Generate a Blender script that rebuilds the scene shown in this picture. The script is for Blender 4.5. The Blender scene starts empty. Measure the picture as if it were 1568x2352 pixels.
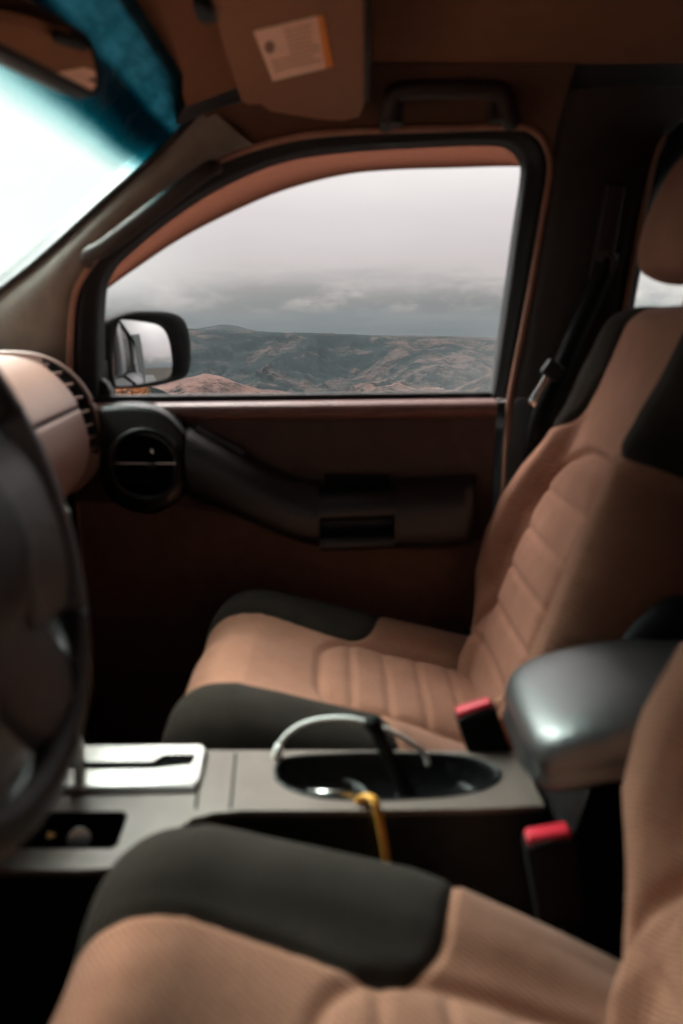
import bpy, bmesh, math, random
import numpy as np
from mathutils import Vector, Matrix
random.seed(7); rng = np.random.RandomState(5)
R = math.radians
C = bpy.context.scene.collection

# ------------------------------------------------------------------ measuring aid: photo point -> point on a real plane
F, CX, CY = 1800., 784., 1176.
PT = math.atan((CY-760)/F); CAM = (0, -.79, 1.42)
def ray(px, py):
    a = (px-CX)/F; b = -(py-CY)/F
    return Vector((a, math.cos(PT)+b*math.sin(PT), -math.sin(PT)+b*math.cos(PT)))
def at(px, py, y=None, z=None, x=None):
    d = ray(px, py)
    if y is not None: t = (y-CAM[1])/d.y
    elif z is not None: t = (z-CAM[2])/d.z
    else: t = (x-CAM[0])/d.x
    return Vector(CAM)+t*d
def onplane(px, py, p0, n):
    d = ray(px, py); return Vector(CAM)+d*((Vector(p0)-Vector(CAM)).dot(n)/d.dot(n))

def vnoise(x, y, seed):
    xi = np.floor(x).astype(np.int64); yi = np.floor(y).astype(np.int64); xf = x-xi; yf = y-yi
    def h(a, b):
        with np.errstate(over='ignore'):
            n = (a*374761393+b*668265263+seed*974711) & 0x7fffffff; n = ((n ^ (n >> 13))*1274126177) & 0x7fffffff; return ((n ^ (n >> 16)) & 0xffff)/65535.
    u_ = xf*xf*(3-2*xf); v_ = yf*yf*(3-2*yf)
    return (h(xi, yi)*(1-u_)+h(xi+1, yi)*u_)*(1-v_)+(h(xi, yi+1)*(1-u_)+h(xi+1, yi+1)*u_)*v_
def fbm(x, y, seed, o=5, g=.5):
    s = 0; a = 1; t = 0
    for k in range(o): s = s+a*vnoise(np.float64(x)*2**k, np.float64(y)*2**k, seed+k); t += a; a *= g
    return s/t
# ------------------------------------------------------------------ materials
def newmat(name):
    m = bpy.data.materials.new(name); m.use_nodes = True
    nt = m.node_tree; b = nt.nodes['Principled BSDF']
    return m, nt, b
def N(nt, t, **k):
    n = nt.nodes.new(t)
    for a, v in k.items():
        if a in n.inputs.keys(): n.inputs[a].default_value = v
        else: setattr(n, a, v)
    return n
def coord(nt, scale=1.):
    tc = N(nt, 'ShaderNodeTexCoord'); mp = N(nt, 'ShaderNodeMapping')
    mp.inputs['Scale'].default_value = (scale,)*3 if not hasattr(scale, '__len__') else scale
    nt.links.new(tc.outputs['Object'], mp.inputs['Vector']); return mp.outputs['Vector']
def surf(name, col, rough=.5, metal=0, var=.15, vscale=30, bump=.0, bscale=600, spec=.5, sheen=0, rvar=0.):
    m, nt, b = newmat(name); L = nt.links
    v = coord(nt)
    n1 = N(nt, 'ShaderNodeTexNoise', Scale=vscale, Detail=6., Roughness=.6); L.new(v, n1.inputs['Vector'])
    r = N(nt, 'ShaderNodeMapRange'); r.inputs['To Min'].default_value = 1-var; r.inputs['To Max'].default_value = 1+var
    r.inputs['From Min'].default_value = .3; r.inputs['From Max'].default_value = .7
    L.new(n1.outputs['Fac'], r.inputs['Value'])
    mx = N(nt, 'ShaderNodeVectorMath', operation='SCALE'); mx.inputs[0].default_value = col[:3]
    L.new(r.outputs['Result'], mx.inputs['Scale']); L.new(mx.outputs['Vector'], b.inputs['Base Color'])
    b.inputs['Roughness'].default_value = rough; b.inputs['Metallic'].default_value = metal
    b.inputs['Specular IOR Level'].default_value = spec
    if sheen: b.inputs['Sheen Weight'].default_value = sheen; b.inputs['Sheen Roughness'].default_value = .5
    if rvar:
        r2 = N(nt, 'ShaderNodeMapRange'); r2.inputs['To Min'].default_value = rough-rvar; r2.inputs['To Max'].default_value = rough+rvar
        n3 = N(nt, 'ShaderNodeTexNoise', Scale=14., Detail=8.); L.new(v, n3.inputs['Vector'])
        L.new(n3.outputs['Fac'], r2.inputs['Value']); L.new(r2.outputs['Result'], b.inputs['Roughness'])
    if bump:
        n2 = N(nt, 'ShaderNodeTexNoise', Scale=bscale, Detail=3.); L.new(v, n2.inputs['Vector'])
        bp = N(nt, 'ShaderNodeBump', Strength=bump, Distance=.002); L.new(n2.outputs['Fac'], bp.inputs['Height'])
        L.new(bp.outputs['Normal'], b.inputs['Normal'])
    return m
def weave(name, col, col2, sc=520., strength=.5, sheen=.08, wd=5.):
    m, nt, b = newmat(name); L = nt.links
    v = coord(nt)
    w1 = N(nt, 'ShaderNodeTexWave', Scale=sc/6.283, Distortion=1.2, Detail=2.); w1.bands_direction = 'DIAGONAL'
    L.new(v, w1.inputs['Vector'])
    n1 = N(nt, 'ShaderNodeTexNoise', Scale=260., Detail=4., Roughness=.75); L.new(v, n1.inputs['Vector'])
    n0 = N(nt, 'ShaderNodeTexNoise', Scale=9., Detail=5., Roughness=.6); L.new(v, n0.inputs['Vector'])
    ad = N(nt, 'ShaderNodeMath', operation='ADD'); L.new(w1.outputs['Fac'], ad.inputs[0]); L.new(n1.outputs['Fac'], ad.inputs[1])
    ml = N(nt, 'ShaderNodeMath', operation='MULTIPLY_ADD'); ml.inputs[1].default_value = .35; w1.inputs['Distortion'].default_value = wd; L.new(ad.outputs[0], ml.inputs[0])
    L.new(n0.outputs['Fac'], ml.inputs[2])
    r = N(nt, 'ShaderNodeMapRange'); r.inputs['From Min'].default_value = .45; r.inputs['From Max'].default_value = 1.25; L.new(ml.outputs[0], r.inputs['Value'])
    mx = N(nt, 'ShaderNodeMix', data_type='RGBA'); mx.inputs['A'].default_value = (*col, 1); mx.inputs['B'].default_value = (*col2, 1)
    L.new(r.outputs['Result'], mx.inputs['Factor']); L.new(mx.outputs['Result'], b.inputs['Base Color'])
    bp = N(nt, 'ShaderNodeBump', Strength=strength, Distance=.0012); L.new(ad.outputs[0], bp.inputs['Height']); L.new(bp.outputs['Normal'], b.inputs['Normal'])
    b.inputs['Roughness'].default_value = .95; b.inputs['Specular IOR Level'].default_value = .15
    b.inputs['Sheen Weight'].default_value = sheen
    return m
def glassmat(name, tint, gloss=.06):
    m = bpy.data.materials.new(name); m.use_nodes = True; nt = m.node_tree; nt.nodes.clear(); L = nt.links
    t = N(nt, 'ShaderNodeBsdfTransparent'); t.inputs['Color'].default_value = (*tint, 1)
    g = N(nt, 'ShaderNodeBsdfGlossy'); g.inputs['Roughness'].default_value = .02
    lw = N(nt, 'ShaderNodeLayerWeight'); lw.inputs['Blend'].default_value = .25
    sc = N(nt, 'ShaderNodeMath', operation='MULTIPLY'); sc.inputs[1].default_value = gloss*4; L.new(lw.outputs['Fresnel'], sc.inputs[0])
    mx = N(nt, 'ShaderNodeMixShader'); L.new(sc.outputs[0], mx.inputs[0]); L.new(t.outputs[0], mx.inputs[1]); L.new(g.outputs[0], mx.inputs[2])
    o = N(nt, 'ShaderNodeOutputMaterial'); L.new(mx.outputs[0], o.inputs['Surface'])
    return m, nt, t, mx, o

M = {}
M['tan'] = weave('tan seat fabric', (.235, .104, .064), (.44, .21, .138))
M['darkfab'] = weave('charcoal seat fabric', (.016, .0115, .0085), (.058, .044, .034), 1500., .9, .02, 1.2)
M['seatback'] = surf('dark seat side vinyl', (.008, .0075, .007), .7, bump=.2)
M['black'] = surf('black plastic', (.007, .0075, .008), .42, bump=.25, bscale=900, rvar=.1)
M['blackmat'] = surf('matt black plastic', (.006, .006, .006), .75, bump=.2, spec=.2)
M['housing'] = surf('dull black mirror housing', (.006, .0065, .007), .6, bump=.2, spec=.06)
M['rubber'] = surf('black rubber seal', (.008, .008, .009), .6)
M['charcoal'] = surf('charcoal textured plastic', (.008, .0088, .0088), .36, bump=.3, bscale=800, rvar=.08, spec=.9)
M['charcoal'].node_tree.nodes['Principled BSDF'].inputs['IOR'].default_value = 1.5
M['doorbrown'] = surf('brown door panel vinyl', (.078, .042, .032), .6, bump=.3, bscale=700)
M['doorlow'] = surf('dark brown door carpet', (.17, .095, .072), .95, bump=.6, bscale=500)
M['sill'] = surf('brown satin sill trim', (.20, .10, .085), .38, bump=.1)
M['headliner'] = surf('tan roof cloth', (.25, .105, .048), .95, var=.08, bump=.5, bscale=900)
M['visorcloth'] = surf('tan visor vinyl', (.29, .13, .065), .8, var=.06, bump=.3, bscale=700)
M['pillar'] = surf('beige pillar plastic', (.17, .138, .105), .5, bump=.3, bscale=700)
M['pillarshade'] = surf('shade-darkened pillar plastic', (.030, .017, .012), .6, bump=.3, bscale=700)  # base colour lowered to carry the shade on the B pillar
M['railshade'] = surf('shade-darkened roof rail cloth', (.10, .043, .022), .95, var=.08, bump=.5, bscale=900)  # roof cloth darkened in colour to stand for shade along the rail
M['seal'] = surf('brown fabric door seal', (.36, .18, .12), .6, bump=.3)
M['dash'] = surf('rosy tan dashboard plastic', (.33, .19, .155), .36, var=.05, bump=.25, bscale=900, rvar=.05)
M['stack'] = surf('grey console plastic', (.19, .175, .165), .38, bump=.25, bscale=900, rvar=.06)
M['plate'] = surf('warm grey console top', (.20, .155, .133), .33, var=.08, bump=.25, bscale=900, rvar=.06)
M['silver'] = surf('brushed silver plate', (.66, .64, .60), .24, metal=.9, var=.05, rvar=.08)
M['chrome'] = surf('chrome', (.85, .85, .83), .12, metal=1, var=.02)
M['leather'] = surf('black grained leather', (.011, .0105, .011), .42, bump=.5, bscale=450, rvar=.06)
M['armlid'] = surf('armrest vinyl', (.008, .0085, .009), .40, var=.1, bump=.3, bscale=500, rvar=.04, spec=1.)
M['armlid'].node_tree.nodes['Principled BSDF'].inputs['IOR'].default_value = 2.2
M['wheelgrey'] = surf('grey wheel plastic', (.12, .12, .122), .4, bump=.3, bscale=700, rvar=.06)
M['sidep'] = surf('dark console side plastic', (.02, .0185, .018), .4, bump=.25, bscale=900, rvar=.08)
M['red'] = surf('red button plastic', (.75, .035, .06), .3, var=.05)
M['white'] = surf('white cable jacket', (.92, .90, .86), .75, var=.05)
M['orange'] = surf('orange strap', (.95, .45, .08), .5, var=.15, vscale=80, bump=.3)
M['carpet'] = surf('black floor carpet', (.014, .013, .012), 1., bump=.8, bscale=400)
M['paint'] = surf('dark grey car paint', (.05, .052, .055), .3, var=.03)
M['paper'] = surf('peach paper label', (.95, .62, .46), .7, var=.05, vscale=60)
M['paperorange'] = surf('orange printed bar', (.85, .27, .04), .7, var=.05)
M['ink'] = surf('faded brown ink', (.30, .15, .10), .8)
M['inklight'] = surf('pale brown print', (.62, .34, .24), .8)
M['brass'] = surf('copper coin', (.55, .27, .12), .3, metal=1, var=.2)
M['nickel'] = surf('nickel coin', (.7, .7, .66), .25, metal=1, var=.1)
M['smoke'], snt, st, smx, so_ = glassmat('brown smoked acrylic', (.20, .12, .095), .10)
M['tint'], *_ = glassmat('tinted side glass', (.81, .80, .80), .03)
M['clear'], *_ = glassmat('clear rear glass', (.95, .96, .95), .05)
M['shading'], *_ = glassmat('dark privacy glass', (.06, .06, .06), .05)  # unseen driver-side rear pane, darkened to keep light out of the cabin
M['mirror'] = surf('mirror silvering', (.9, .9, .9), .015, metal=1, var=0)
def dust_veil():  # sparse dust; whitening towards the lower rear corner imitates glare on the glass
    m, nt, t, mx, o = glassmat('tinted side glass with dust and glare veil', (.81, .80, .80), .03); L = nt.links
    tc = N(nt, 'ShaderNodeTexCoord'); sp = N(nt, 'ShaderNodeSeparateXYZ'); L.new(tc.outputs['Object'], sp.inputs[0])
    n1 = N(nt, 'ShaderNodeTexNoise', Scale=14., Detail=8., Roughness=.7); L.new(tc.outputs['Object'], n1.inputs['Vector'])
    ax = N(nt, 'ShaderNodeMath', operation='MULTIPLY_ADD'); L.new(sp.outputs['X'], ax.inputs[0]); ax.inputs[1].default_value = .55
    zz = N(nt, 'ShaderNodeMath', operation='MULTIPLY'); L.new(sp.outputs['Z'], zz.inputs[0]); zz.inputs[1].default_value = -1.; L.new(zz.outputs[0], ax.inputs[2])
    cr = N(nt, 'ShaderNodeMapRange'); L.new(ax.outputs[0], cr.inputs['Value'])
    for k, q in zip(('From Min', 'From Max', 'To Min', 'To Max'), (-1.30, -1.12, .002, .10)): cr.inputs[k].default_value = q
    f = N(nt, 'ShaderNodeMath', operation='MULTIPLY'); L.new(cr.outputs['Result'], f.inputs[0]); L.new(n1.outputs['Fac'], f.inputs[1])
    td = N(nt, 'ShaderNodeBsdfTranslucent'); td.inputs['Color'].default_value = (.75, .76, .76, 1)
    mm = N(nt, 'ShaderNodeMixShader'); L.new(f.outputs[0], mm.inputs[0]); L.new(mx.outputs[0], mm.inputs[1]); L.new(td.outputs[0], mm.inputs[2]); L.new(mm.outputs[0], o.inputs['Surface'])
    return m
M['tint'] = dust_veil()
# smoked acrylic is part translucent: it scatters some of the daylight that strikes it
tr = N(snt, 'ShaderNodeBsdfTranslucent'); tr.inputs['Color'].default_value = (.30, .175, .135, 1)
m2 = N(snt, 'ShaderNodeMixShader'); m2.inputs[0].default_value = .45
snt.links.new(smx.outputs[0], m2.inputs[1]); snt.links.new(tr.outputs[0], m2.inputs[2]); snt.links.new(m2.outputs[0], so_.inputs['Surface'])

# ------------------------------------------------------------------ mesh helpers
WP = {}
def empty(name, label, cat, loc=(0, 0, 0), group=None):
    o = bpy.data.objects.new(name, None); C.objects.link(o); o.location = loc; WP[o] = Vector(loc)
    o['label'] = label; o['category'] = cat
    if group: o['group'] = group
    return o
def build(name, verts, faces, mat, parent=None, smooth=True, bevel=0, label=None, cat=None, kind=None, group=None, recalc=True, sub=0, solid=0):
    off = WP.get(parent, Vector((0, 0, 0)))
    vs = [Vector(v)-off for v in verts]
    me = bpy.data.meshes.new(name); me.from_pydata([tuple(v) for v in vs], [], faces); me.update()
    if recalc:
        bm = bmesh.new(); bm.from_mesh(me); bmesh.ops.recalc_face_normals(bm, faces=bm.faces[:]); bm.to_mesh(me); bm.free()
    me.materials.append(mat)
    if smooth: me.polygons.foreach_set('use_smooth', [True]*len(me.polygons))
    o = bpy.data.objects.new(name, me); C.objects.link(o)
    WP[o] = off.copy()
    if parent is not None: o.parent = parent
    if solid:
        md = o.modifiers.new('solid', 'SOLIDIFY'); md.thickness = solid; md.offset = 0
    if bevel:
        md = o.modifiers.new('bevel', 'BEVEL'); md.width = bevel; md.segments = 3; md.limit_method = 'ANGLE'; md.angle_limit = R(35)
        if smooth:
            md2 = o.modifiers.new('wn', 'WEIGHTED_NORMAL'); md2.keep_sharp = False
    if sub:
        md = o.modifiers.new('sub', 'SUBSURF'); md.levels = sub; md.render_levels = sub
    for k, v in (('label', label), ('category', cat), ('kind', kind), ('group', group)):
        if v: o[k] = v
    return o
class G:                                   # collects pieces of ONE part
    def __init__(s): s.v = []; s.f = []
    def add(s, v, f):
        n = len(s.v); s.v += [Vector(a) for a in v]; s.f += [tuple(i+n for i in q) for q in f]; return s
    def loft(s, rows, closed=False, caps=False):
        n = len(rows[0]); v = [p for r in rows for p in r]; f = []
        for i in range(len(rows)-1):
            for j in range(n if closed else n-1):
                k = (j+1) % n; f.append((i*n+j, i*n+k, (i+1)*n+k, (i+1)*n+j))
        if caps: f.append(tuple(range(n))[::-1]); f.append(tuple((len(rows)-1)*n+j for j in range(n)))
        return s.add(v, f)
    def box(s, c, size, rot=None):
        hx, hy, hz = [a/2 for a in size]; v = [Vector((x, y, z)) for x in (-hx, hx) for y in (-hy, hy) for z in (-hz, hz)]
        if rot is not None: v = [rot @ a for a in v]
        return s.add([a+Vector(c) for a in v], [(0, 1, 3, 2), (4, 6, 7, 5), (0, 4, 5, 1), (2, 3, 7, 6), (0, 2, 6, 4), (1, 5, 7, 3)])
    def tube(s, path, r, n=12, flat=1., caps=True, up=None):
        path = [Vector(p) for p in path]; rows = []
        rr = r if hasattr(r, '__len__') else [r]*len(path)
        nprev = None
        for i, p in enumerate(path):
            t = (path[min(i+1, len(path)-1)]-path[max(i-1, 0)]).normalized()
            if nprev is None:
                a = Vector(up) if up else (Vector((0, 0, 1)) if abs(t.z) < .9 else Vector((1, 0, 0)))
                nprev = (a-t*a.dot(t)).normalized()
            nn = (nprev-t*nprev.dot(t)).normalized(); nprev = nn; b = t.cross(nn)
            rows.append([p+(nn*math.cos(k*2*math.pi/n)*flat+b*math.sin(k*2*math.pi/n))*rr[i] for k in range(n)])
        return s.loft(rows, closed=True, caps=caps)
    def prism(s, poly, off):
        poly = [Vector(p) for p in poly]; n = len(poly); o = Vector(off)
        return s.add(poly+[p+o for p in poly], [tuple(range(n)), tuple(range(2*n-1, n-1, -1))]+[(i, i+n, (i+1) % n+n, (i+1) % n) for i in range(n)])
    def disc(s, c, r, nrm, depth=0, n=40):
        c = Vector(c); nrm = Vector(nrm).normalized(); a = nrm.orthogonal().normalized(); b = nrm.cross(a)
        return s.prism([c+a*r*math.cos(k*2*math.pi/n)+b*r*math.sin(k*2*math.pi/n) for k in range(n)], nrm*depth)
    def make(s, name, mat, parent=None, **k): return build(name, s.v, s.f, mat, parent, **k)
def spline(pts, n):
    P = [Vector(p) if len(p) == 3 else Vector((p[0], p[1], 0)) for p in pts]; out = []
    Q = [2*P[0]-P[1]]+P+[2*P[-1]-P[-2]]; segs = len(P)-1
    for i in range(n):
        t = i/(n-1)*segs; k = min(int(t), segs-1); u = t-k; a, b, c, d = Q[k:k+4]
        out.append(.5*((2*b)+(c-a)*u+(2*a-5*b+4*c-d)*u*u+(3*b-a-3*c+d)*u**3))
    return out
def rrect(w, h, r, n=8):
    out = []
    for cx, cy, a0 in ((w/2-r, h/2-r, 0), (-w/2+r, h/2-r, 90), (-w/2+r, -h/2+r, 180), (w/2-r, -h/2+r, 270)):
        for k in range(n+1):
            a = R(a0+90*k/n); out.append((cx+r*math.cos(a), cy+r*math.sin(a)))
    return out
def plate(g, outer, holes, z, t):
    """flat plate at height z with holes cut right through, t thick"""
    bm = bmesh.new(); loops = []
    for poly in [outer]+holes:
        vs = [bm.verts.new((p[0], p[1], z)) for p in poly]; loops.append(vs)
        for i in range(len(vs)): bm.edges.new((vs[i], vs[(i+1) % len(vs)]))
    bmesh.ops.triangle_fill(bm, use_beauty=True, use_dissolve=False, edges=bm.edges[:])
    bm.verts.index_update(); vs = [v.co.copy() for v in bm.verts]; fs = [tuple(v.index for v in f.verts) for f in bm.faces]
    n = len(vs); g.add(vs, fs); bm.free()
    k = 0
    for poly in [outer]+holes:
        m = len(poly); g.add([(p[0], p[1], z) for p in poly]+[(p[0], p[1], z-t) for p in poly], [(i, (i+1) % m, (i+1) % m+m, i+m) for i in range(m)])
    return g
def lerp(a, b, t): return a+(b-a)*t
def interp(x, xs, ys): return float(np.interp(x, xs, ys))

# ================================================================== THE CAR BODY
car = empty('car', 'brown and black cabin of a parked car with closed passenger door and windscreen', 'car', (0, 0, 0))
INN = [(230, 917), (229, 860), (229, 720), (243, 632), (300, 568), (405, 485), (510, 420), (640, 366), (780, 342), (1000, 328), (1140, 325), (1180, 337), (1200, 362), (1203, 400), (1185, 520), (1160, 700), (1135, 870), (1125, 911)]
OUT = [(172, 925), (169, 860), (175, 720), (195, 645), (262, 560), (380, 455), (500, 378), (640, 330), (780, 310), (1000, 302), (1175, 298), (1222, 312), (1247, 345), (1255, 400), (1236, 520), (1205, 700), (1172, 870), (1164, 915)]
NI = 103
innxz = [(p.x, p.z) for p in spline([at(*q, y=.70) for q in INN], NI)]
outxz = [(p.x, p.z) for p in spline([at(*q, y=.69) for q in OUT], NI)]
def k_of(i): return int(round(i/17*(NI-1)))

def door_side(s):
    d = s
    tag = {1: None, -1: 'driver door with its window lowered'}[s]
    # door root mesh = outer skin below the belt line
    g = G()
    zs = [(.45, .80), (.62, .86), (.85, .885), (1.08, .87), (1.22, .83), (1.285, .735)]
    if s < 0: zs = zs[:4]+[(1.18, .84), (1.225, .735)]
    g.loft([[(-.53, d*y, z), (.34, d*y, z)] for z, y in zs])
    door = g.make('door', M['paint'], car, solid=.006, label=tag)
    # frame round the window: black ring with depth
    def ring(xz, y): return [(x, d*y, z) for x, z in xz]
    mid = [(lerp(a[0], b[0], .45), lerp(a[1], b[1], .45)) for a, b in zip(innxz, outxz)]
    g = G().loft([ring(innxz, .735), ring(innxz, .69), ring([(lerp(a[0], b[0], .12), lerp(a[1], b[1], .12)) for a, b in zip(innxz, outxz)], .682), ring(mid, .684), ring([(lerp(a[0], b[0], .5), lerp(a[1], b[1], .5)) for a, b in zip(innxz, outxz)], .676), ring(outxz, .676), ring(outxz, .735), ring(innxz, .735)])
    g.make('window_frame', M['rubber'], door)
    # inner trim panel
    g = G()
    prof = [(.42, .70), (.60, .672), (.80, .662), (1.0, .662), (1.15, .662), (1.27, .664)]
    g.loft([[(-.50, d*y, z), (-.1, d*y, z), (.285, d*y, z)] for z, y in prof[:4]+[(1.16, .662)]])
    g.make('door_carpet', M['doorlow'], door, smooth=False)
    if s > 0:
        tx_ = np.linspace(-.50, .285, 30); lowz = [interp(x, [-.5, -.36, -.24, -.04, .285], [1.10, 1.105, 1.085, 1.03, 1.03]) for x in tx_]
        G().loft([[(x, .661, zl) for x, zl in zip(tx_, lowz)], [(x, .655, zl+.008) for x, zl in zip(tx_, lowz)], [(x, .655, 1.17) for x in tx_], [(x, .657, 1.25) for x in tx_], [(x, .66, 1.268) for x in tx_]]).make('trim_panel', M['doorbrown'], door)
    else: g = G().loft([[(-.50, d*y, z), (.285, d*y, z)] for z, y in ( [(1.0, .669), (1.1, .668), (1.2, .680)])]); g.make('trim_panel', M['doorbrown'], door)
    # window sill
    lo = 0 if s > 0 else 1
    g = G().loft([[(x, d*y, z+(x+.3)*.012) for x in np.linspace(-.49, .284, 9)] for y, z in ([(.664, 1.256), (.650, 1.262), (.643, 1.272), (.645, 1.282), (.655, 1.289), (.70, 1.291)] if s > 0 else [(.682, 1.19), (.680, 1.215), (.684, 1.228), (.70, 1.235)])])
    g.make('window_sill', M['sill'], door)
    g = G().loft([[(x, d*y, z+(x+.3)*.010) for x in np.linspace(-.49, .29, 5)] for y, z in [(.690, 1.285-lo*.06), (.690, 1.301-lo*.06), (.697, 1.304-lo*.06), (.705, 1.300-lo*.06), (.705, 1.28-lo*.06)]])
    g.make('glass_seal', M['rubber'], door)
    return door
door = door_side(1)
ddoor = door_side(-1)

# glass in the passenger window (flush polygon, thin)
poly = [Vector((x, .708, z)) for x, z in innxz]
gl = G().prism([(p.x+(.006 if p.x > 0 else -.006), p.y, p.z+.004) for p in poly], (0, .004, 0)).make('window_glass', M['tint'], door, smooth=False)
# small latch nub at the lower rear corner of the glass
G().box(at(1085, 909, y=.694), (.035, .012, .007)).make('latch_nub', M['rubber'], door, bevel=.002)
# rain deflector outside the top of the window
TOPD = [(224, 690), (240, 628), (300, 560), (400, 480), (510, 412), (640, 358), (780, 334), (1000, 320), (1150, 317), (1187, 330), (1206, 356), (1212, 382)]
LOWD = [(226, 676), (248, 660), (305, 620), (405, 553), (510, 497), (640, 440), (780, 402), (900, 389), (1050, 384), (1140, 381), (1180, 380), (1208, 379)]
a = spline([at(*q, y=.735) for q in TOPD], 60); b = spline([at(*q, y=.775) for q in LOWD], 60)
rows = [a]
for t in (.2, .45, .7, .9, 1.):
    rows.append([p.lerp(q, t)+Vector((0, .018*math.sin(math.pi*t), 0)) for p, q in zip(a, b)])
G().loft(rows).make('rain_deflector', M['smoke'], door, solid=.003)

# armrest with its pull cup
def arm_section(x, y0, zt, zb, cup=False):
    if cup: s_ = [(.66, zt+.004), (.628, zt+.003), (.612, zt-.001), (.598, zt-.009), (.590, zt-.02), (.587, zt-.036), (.592, zt-.042), (.635, zt-.046), (.637, zt-.072), (.597, zt-.076), (.584, zt-.080), (.580, zt-.088), (.583, zt-.098), (.60, zb+.014), (.66, zb)]
    else: s_ = [(.66, zt+.016), (.642, zt+.0155), (.626, zt+.012), (.611, zt+.004), (.598, zt-.008), (.590, zt-.022), (.586, lerp(zt, zb, .3)), (.587, lerp(zt, zb, .5)), (.59, lerp(zt, zb, .65)), (.594, lerp(zt, zb, .75)), (.60, lerp(zt, zb, .83)), (.61, lerp(zt, zb, .9)), (.625, lerp(zt, zb, .95)), (.645, lerp(zt, zb, .985)), (.66, zb)]
    return [(x, y, z) for y, z in s_]
tops = [at(*q, y=.595) for q in [(425, 1003), (500, 1040), (580, 1083), (650, 1118), (690, 1132), (735, 1139), (905, 1132), (1000, 1127), (1085, 1121)]]
bots = [at(*q, y=.62) for q in [(420, 1150), (500, 1180), (580, 1212), (650, 1240), (690, 1253), (735, 1264), (905, 1268), (1000, 1268), (1085, 1262)]]
txs = [p.x for p in tops]; tzs = [p.z for p in tops]; bxs = [p.x for p in bots]; bzs = [p.z for p in bots]
x0, xa, xb, x1 = txs[0], txs[5], txs[6], txs[8]
G().loft([arm_section(x, 0, interp(x, txs, tzs), interp(x, bxs, bzs)) for x in np.linspace(x0, xa-.002, 24)]).make('armrest_rail', M['charcoal'], door)
g = G().loft([arm_section(x, 0, interp(x, txs, tzs), interp(x, bxs, bzs)) for x in np.linspace(xb+.002, x1, 10)]+[[(x1+.012, lerp(y, .66, .5), z) for x, y, z in arm_section(x1, 0, tzs[-1], bzs[-1])], [(x1+.014, .66, z) for x, y, z in arm_section(x1, 0, tzs[-1], bzs[-1])]])
g.make('armrest', M['charcoal'], door)
g = G().loft([arm_section(x, 0, interp(x, txs, tzs)-.001, interp(x, bxs, bzs), True) for x in np.linspace(xa, xb, 8)])
g.make('pull_cup', M['charcoal'], door)
G().box((lerp(xa, xb, .5), .645, tops[5].z+.018), (xb-xa-.012, .02, .022)).make('switch_recess', M['blackmat'], door, bevel=.003)
# inside release lever moulding on the rail
q0, q1 = at(455, 990, y=.635), at(560, 1045, y=.635)
G().box(lerp(q0, q1, .5)+Vector((0, 0, .004)), (.10, .012, .014), Matrix.Rotation(math.atan2(q0.z-q1.z, q1.x-q0.x), 3, 'Y')).make('release_lever', M['charcoal'], door, bevel=.004)

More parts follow.
